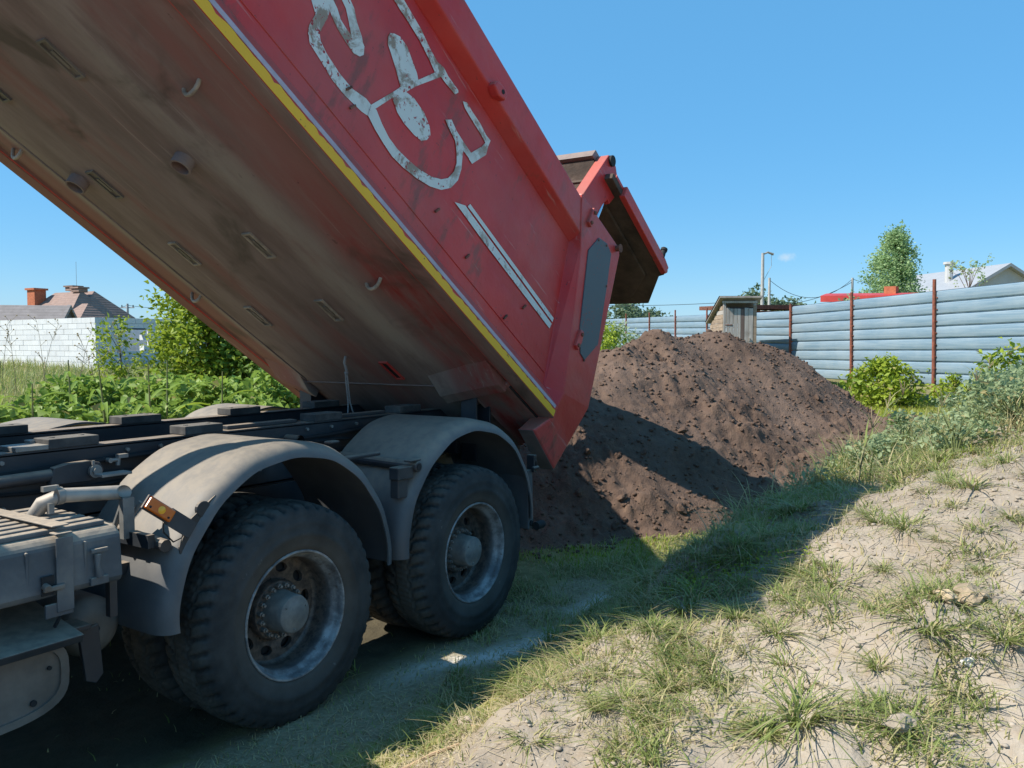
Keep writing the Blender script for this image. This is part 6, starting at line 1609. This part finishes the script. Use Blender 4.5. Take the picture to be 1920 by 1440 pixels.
mb = MB(); mb.box((0.2, 1, 1.05), (2.5, 2, 2.1), NM); mb.build('wall', M['brick'], NO)
mb = MB(); mb.prism([(-1.6, 2.14), (1.75, 2.18), (1.75, 2.33), (-1.6, 2.28)], lambda q: NM @ Vector((q[0], -0.3, q[1])), lambda q: NM @ Vector((q[0], 2.3, q[1] + 0.05))); mb.build('roof', M['rusty'], NO)

# ------------------------------------------------------------------ utility poles and lines
M['pole'] = plain('grey_concrete_pole', (0.38, 0.38, 0.37), 0.85, 0.15, 3)
def pole(r, f, top, rad, label, lamp=False, bar=True, mat='pole'):
    x, y = site(r, f); z = gz(x, y)
    root = empty('utility_pole', (x, y, z)); tag(root, label, 'utility pole')
    mb = MB(); mb.tube([(x, y, z - 0.2), (x, y, top)], [rad * 1.25, rad * 0.8], 10); mb.build('mast', M[mat], root, smooth=True)
    if bar:
        mb = MB(); ax_ = Vector((SY, -CY, 0))
        mb.tube([Vector((x, y, top - 0.35)) - ax_ * 0.6, Vector((x, y, top - 0.35)) + ax_ * 0.6], 0.05, 6); mb.build('crossarm', M['pole'], root)
        for s in (-0.5, 0.5):
            mb = MB(); mb.tube([Vector((x, y, top - 0.32)) + ax_ * s, Vector((x, y, top - 0.12)) + ax_ * s], 0.05, 6); mb.build('insulator', M['glass'], root)
    if lamp:
        mb = MB(); ax_ = Vector((SY, -CY, 0)); p = Vector((x, y, top - 0.1))
        mb.tube([p, p + ax_ * 0.35 + Vector((0, 0, 0.15)), p + ax_ * 0.75 + Vector((0, 0, 0.0))], [0.05, 0.07, 0.09], 8); mb.tube([p + ax_ * 0.6, p + ax_ * 0.62 + Vector((0, 0, -0.8)), p + Vector((0, 0, -2.0))], 0.015, 5); mb.build('lamp_arm', M['steel'], root)
    return Vector((x, y, top))
p1 = pole(17.8, 60, 1.816 + 168 / 1575.8 * 60, 0.13, 'tallest grey utility pole with a lamp arm, behind the outhouse', True, False)
p2 = pole(18.6, 61, 1.816 + 122 / 1575.8 * 61, 0.11, 'shorter grey pole right beside the tall one', False, False)
p3 = pole(25.8, 64, 1.816 + 122 / 1575.8 * 64, 0.11, 'grey pole over the red shed roof, left of the birch', False, False)
p4 = pole(-40.1, 75, 1.816 + 66 / 1575.8 * 75, 0.14, 'utility pole with crossarm before the brown roof', False, True)
p5 = pole(-34.2, 75, 1.816 + 74 / 1575.8 * 75, 0.12, 'utility pole at the right corner of the brick house', False, True)
def wire(a, b, sag, label, r_=0.018):
    a, b = Vector(a), Vector(b); mb = MB(); pts = []
    for k in range(15):
        t = k / 14; pts.append(a.lerp(b, t) - Vector((0, 0, sag * 4 * t * (1 - t))))
    mb.tube(pts, r_, 4); o = mb.build('power_line', M['dark'], None, base=tuple(a)); tag(o, label, 'power line')
zt = Vector((0, 0, -0.3))
wire(p2 + zt * 0.5, p3 + zt * 0.3, 1.35, 'upper sagging wire between the short pole and the pole by the birch')
wire(p2 + Vector((0, 0, -1.9)), p3 + zt, 0.5, 'lower wire between the short pole and the pole by the birch')
ax_, ay_ = site(3, 70); wire((ax_, ay_, 1.816 + 75 / 1575.8 * 70), p1 + Vector((0, 0, -3.3)), 0.3, 'wire running left from the tall pole over the outhouse')
bx_, by_ = site(34, 66); wire(p3 + zt * 0.3, (bx_, by_, 6.6), 0.6, 'wire running right from the pole into the birch')
cx_, cy_ = site(-52, 75); wire((cx_, cy_, p4.z - 0.2), p4 + zt, 0.3, 'wire left of the crossarm pole over the grey roof'); wire(p4 + zt, p5 + zt * 0.5, 0.35, 'wire between the two poles before the brick house')
dx_, dy_ = site(-24, 74); wire(p5 + zt * 0.5, (dx_, dy_, p5.z - 0.3), 0.3, 'wire from the corner pole into the big bush')

# ------------------------------------------------------------------ small things on the ground
M['stone'] = plain('sandy_stone', (0.34, 0.28, 0.21), 0.9, 0.25, 12, 0, 0.5)
M['tanclod'] = plain('crusted_sand', (0.37, 0.285, 0.185), 0.95, 0.25, 9, 0, 0.6)
M['palestone'] = plain('pale_stone', (0.66, 0.63, 0.58), 0.85, 0.12, 12, 0, 0.4)
def stone(name, r, f, s, mat, label, cat='stone', sq=0.7, seed=1, lift=0.25):
    x, y = site(r, f); z = float(ground_z(np.array([x]), np.array([y]))[0])
    me = rock_mesh(name, seed, M[mat], 3, 0.28, sq); o = bpy.data.objects.new(name, me); COL.objects.link(o)
    o.location = (x, y, z + s * lift); o.scale = (s, s * 0.8, s * 0.8); o.rotation_euler = (0, 0, seed); tag(o, label, cat); return o
stone('sand_lump', 1.85, 3.32, 0.085, 'tanclod', 'big tan lump of crusted sand at the right edge of the bank', 'sand lump', 0.6, 3)
stone('sand_lump', 1.70, 3.26, 0.05, 'tanclod', 'smaller sand lump lying left of the big tan one', 'sand lump', 0.6, 4)
stone('pale_stone', 1.64, 2.98, 0.026, 'palestone', 'small whitish stone below the tan sand lumps', 'stone', 0.8, 5)
stone('sand_lump', 1.28, 2.72, 0.07, 'stone', 'flat cracked plate of sand low on the bank, near the bottom edge', 'sand lump', 0.35, 6)
stone('pale_stone', 0.62, 5.05, 0.028, 'palestone', 'white pebble on the shaded edge of the bank', 'stone', 0.7, 7)
stone('turf_clod', -0.18, 3.65, 0.06, 'stone', 'torn turf clod at the shade edge beside the wheels', 'turf clod', 0.7, 8)
x, y = site(-0.18, 3.65); z = float(ground_z(np.array([x]), np.array([y]))[0])
V, F, m = blades(np.stack([x + rg.normal(size=90) * 0.035, y + rg.normal(size=90) * 0.035, np.full(90, z + 0.02)], 1), rg.uniform(0.03, 0.07, 90), 0.005, rg.uniform(0.3, 1.2, 90), rg.uniform(0, 6.28, 90), 2)
tc = [o for o in bpy.data.objects if o.name.startswith('turf_clod')][0]
np_me = np_mesh('turf_grass', V - np.array(tc.location), F, M['grass'], False, {'tint': np.repeat(rg.random(90), m), 'dry': np.repeat((rg.random(90) < 0.6) * 0.8, m)})
o = bpy.data.objects.new('turf_grass', np_me); COL.objects.link(o); o.parent = tc; o.scale = (1 / 0.06, 1 / 0.048, 1 / 0.048); o.rotation_euler = (0, 0, -8)
M['twig'] = plain('bare_twig', (0.42, 0.29, 0.17), 0.8, 0.2, 20)
def stick(name, pts, r_, label, mat='twig', lift=0.008):
    P = []
    for (r, f) in pts:
        x, y = site(r, f); P.append((x, y, float(ground_z(np.array([x]), np.array([y]))[0]) + lift))
    mb = MB(); mb.tube(P, r_, 6); o = mb.build(name, M[mat], None, smooth=True, base=P[0]); tag(o, label, 'stick'); return o
stick('stick', [(-0.56, 3.27), (-0.44, 3.33), (-0.33, 3.37), (-0.22, 3.43)], [0.006, 0.009, 0.008, 0.006], 'long pale stick lying on the lit edge of the shade in front')
stick('stick', [(-0.19, 3.62), (-0.16, 3.58), (-0.13, 3.54)], [0.008, 0.008, 0.007], 'short broken stub poking out of the turf clod')
stick('stick', [(-0.05, 4.5), (0.05, 4.58), (0.12, 4.66)], [0.003, 0.003, 0.002], 'thin straw lying across the ash strip by the rear tyre')
M['straw'] = plain('straw', (0.46, 0.37, 0.22), 0.9, 0.25, 20)
n = 9000
X = rg.uniform(-1.2, 4.6, n); Y = rg.uniform(-3.2, 0.0, n); Z = ground_z(X, Y) + 0.004
a = rg.uniform(0, PI, n); L = rg.uniform(0.02, 0.12, n)
d = np.stack([np.cos(a) * L, np.sin(a) * L, rg.normal(size=n) * 0.006], 1); s = np.stack([-np.sin(a), np.cos(a), 0 * a], 1) * 0.0013
P = np.stack([X, Y, Z], 1); V = np.stack([P - s, P + s, P + d + s, P + d - s], 1).reshape(-1, 3)
o = np_obj('straw_litter', V, np.arange(4 * n).reshape(-1, 4), M['straw']); tag(o, 'scattered dry straw on the ground by the truck', 'straw', None, 'stuff')
M['sandcrumb'] = plain('sand_crumbs', (0.34, 0.29, 0.23), 0.95, 0.2, 9)
# crumbs of sand on the bank
cvs = cv * np.array([1.0, 1.25, 0.7]); n = 9000
X = rg.uniform(-1.4, 4.0, n); Y = rg.uniform(-3.0, -0.6, n); keep = rg.random(n) < 0.25 + 0.75 * (1 - green_mask(X, Y)); X, Y = X[keep], Y[keep]; n = len(X)
S = 0.0025 + 0.012 * rg.random(n) ** 6; Z = ground_z(X, Y)
ang = rg.uniform(0, 6.28, n)
VV = cvs[None] * S[:, None, None]; VX = VV[..., 0] * np.cos(ang)[:, None] - VV[..., 1] * np.sin(ang)[:, None]; VY = VV[..., 0] * np.sin(ang)[:, None] + VV[..., 1] * np.cos(ang)[:, None]
o = np_obj('sand_crumbs', np.stack([VX + X[:, None], VY + Y[:, None], VV[..., 2] + (Z + S * 0.3)[:, None]], -1).reshape(-1, 3), (cf[None] + (np.arange(n) * len(cvs))[:, None, None]).reshape(-1, 3), M['sandcrumb'])
tag(o, 'loose crumbs of sand on the bank', 'sand', None, 'stuff')
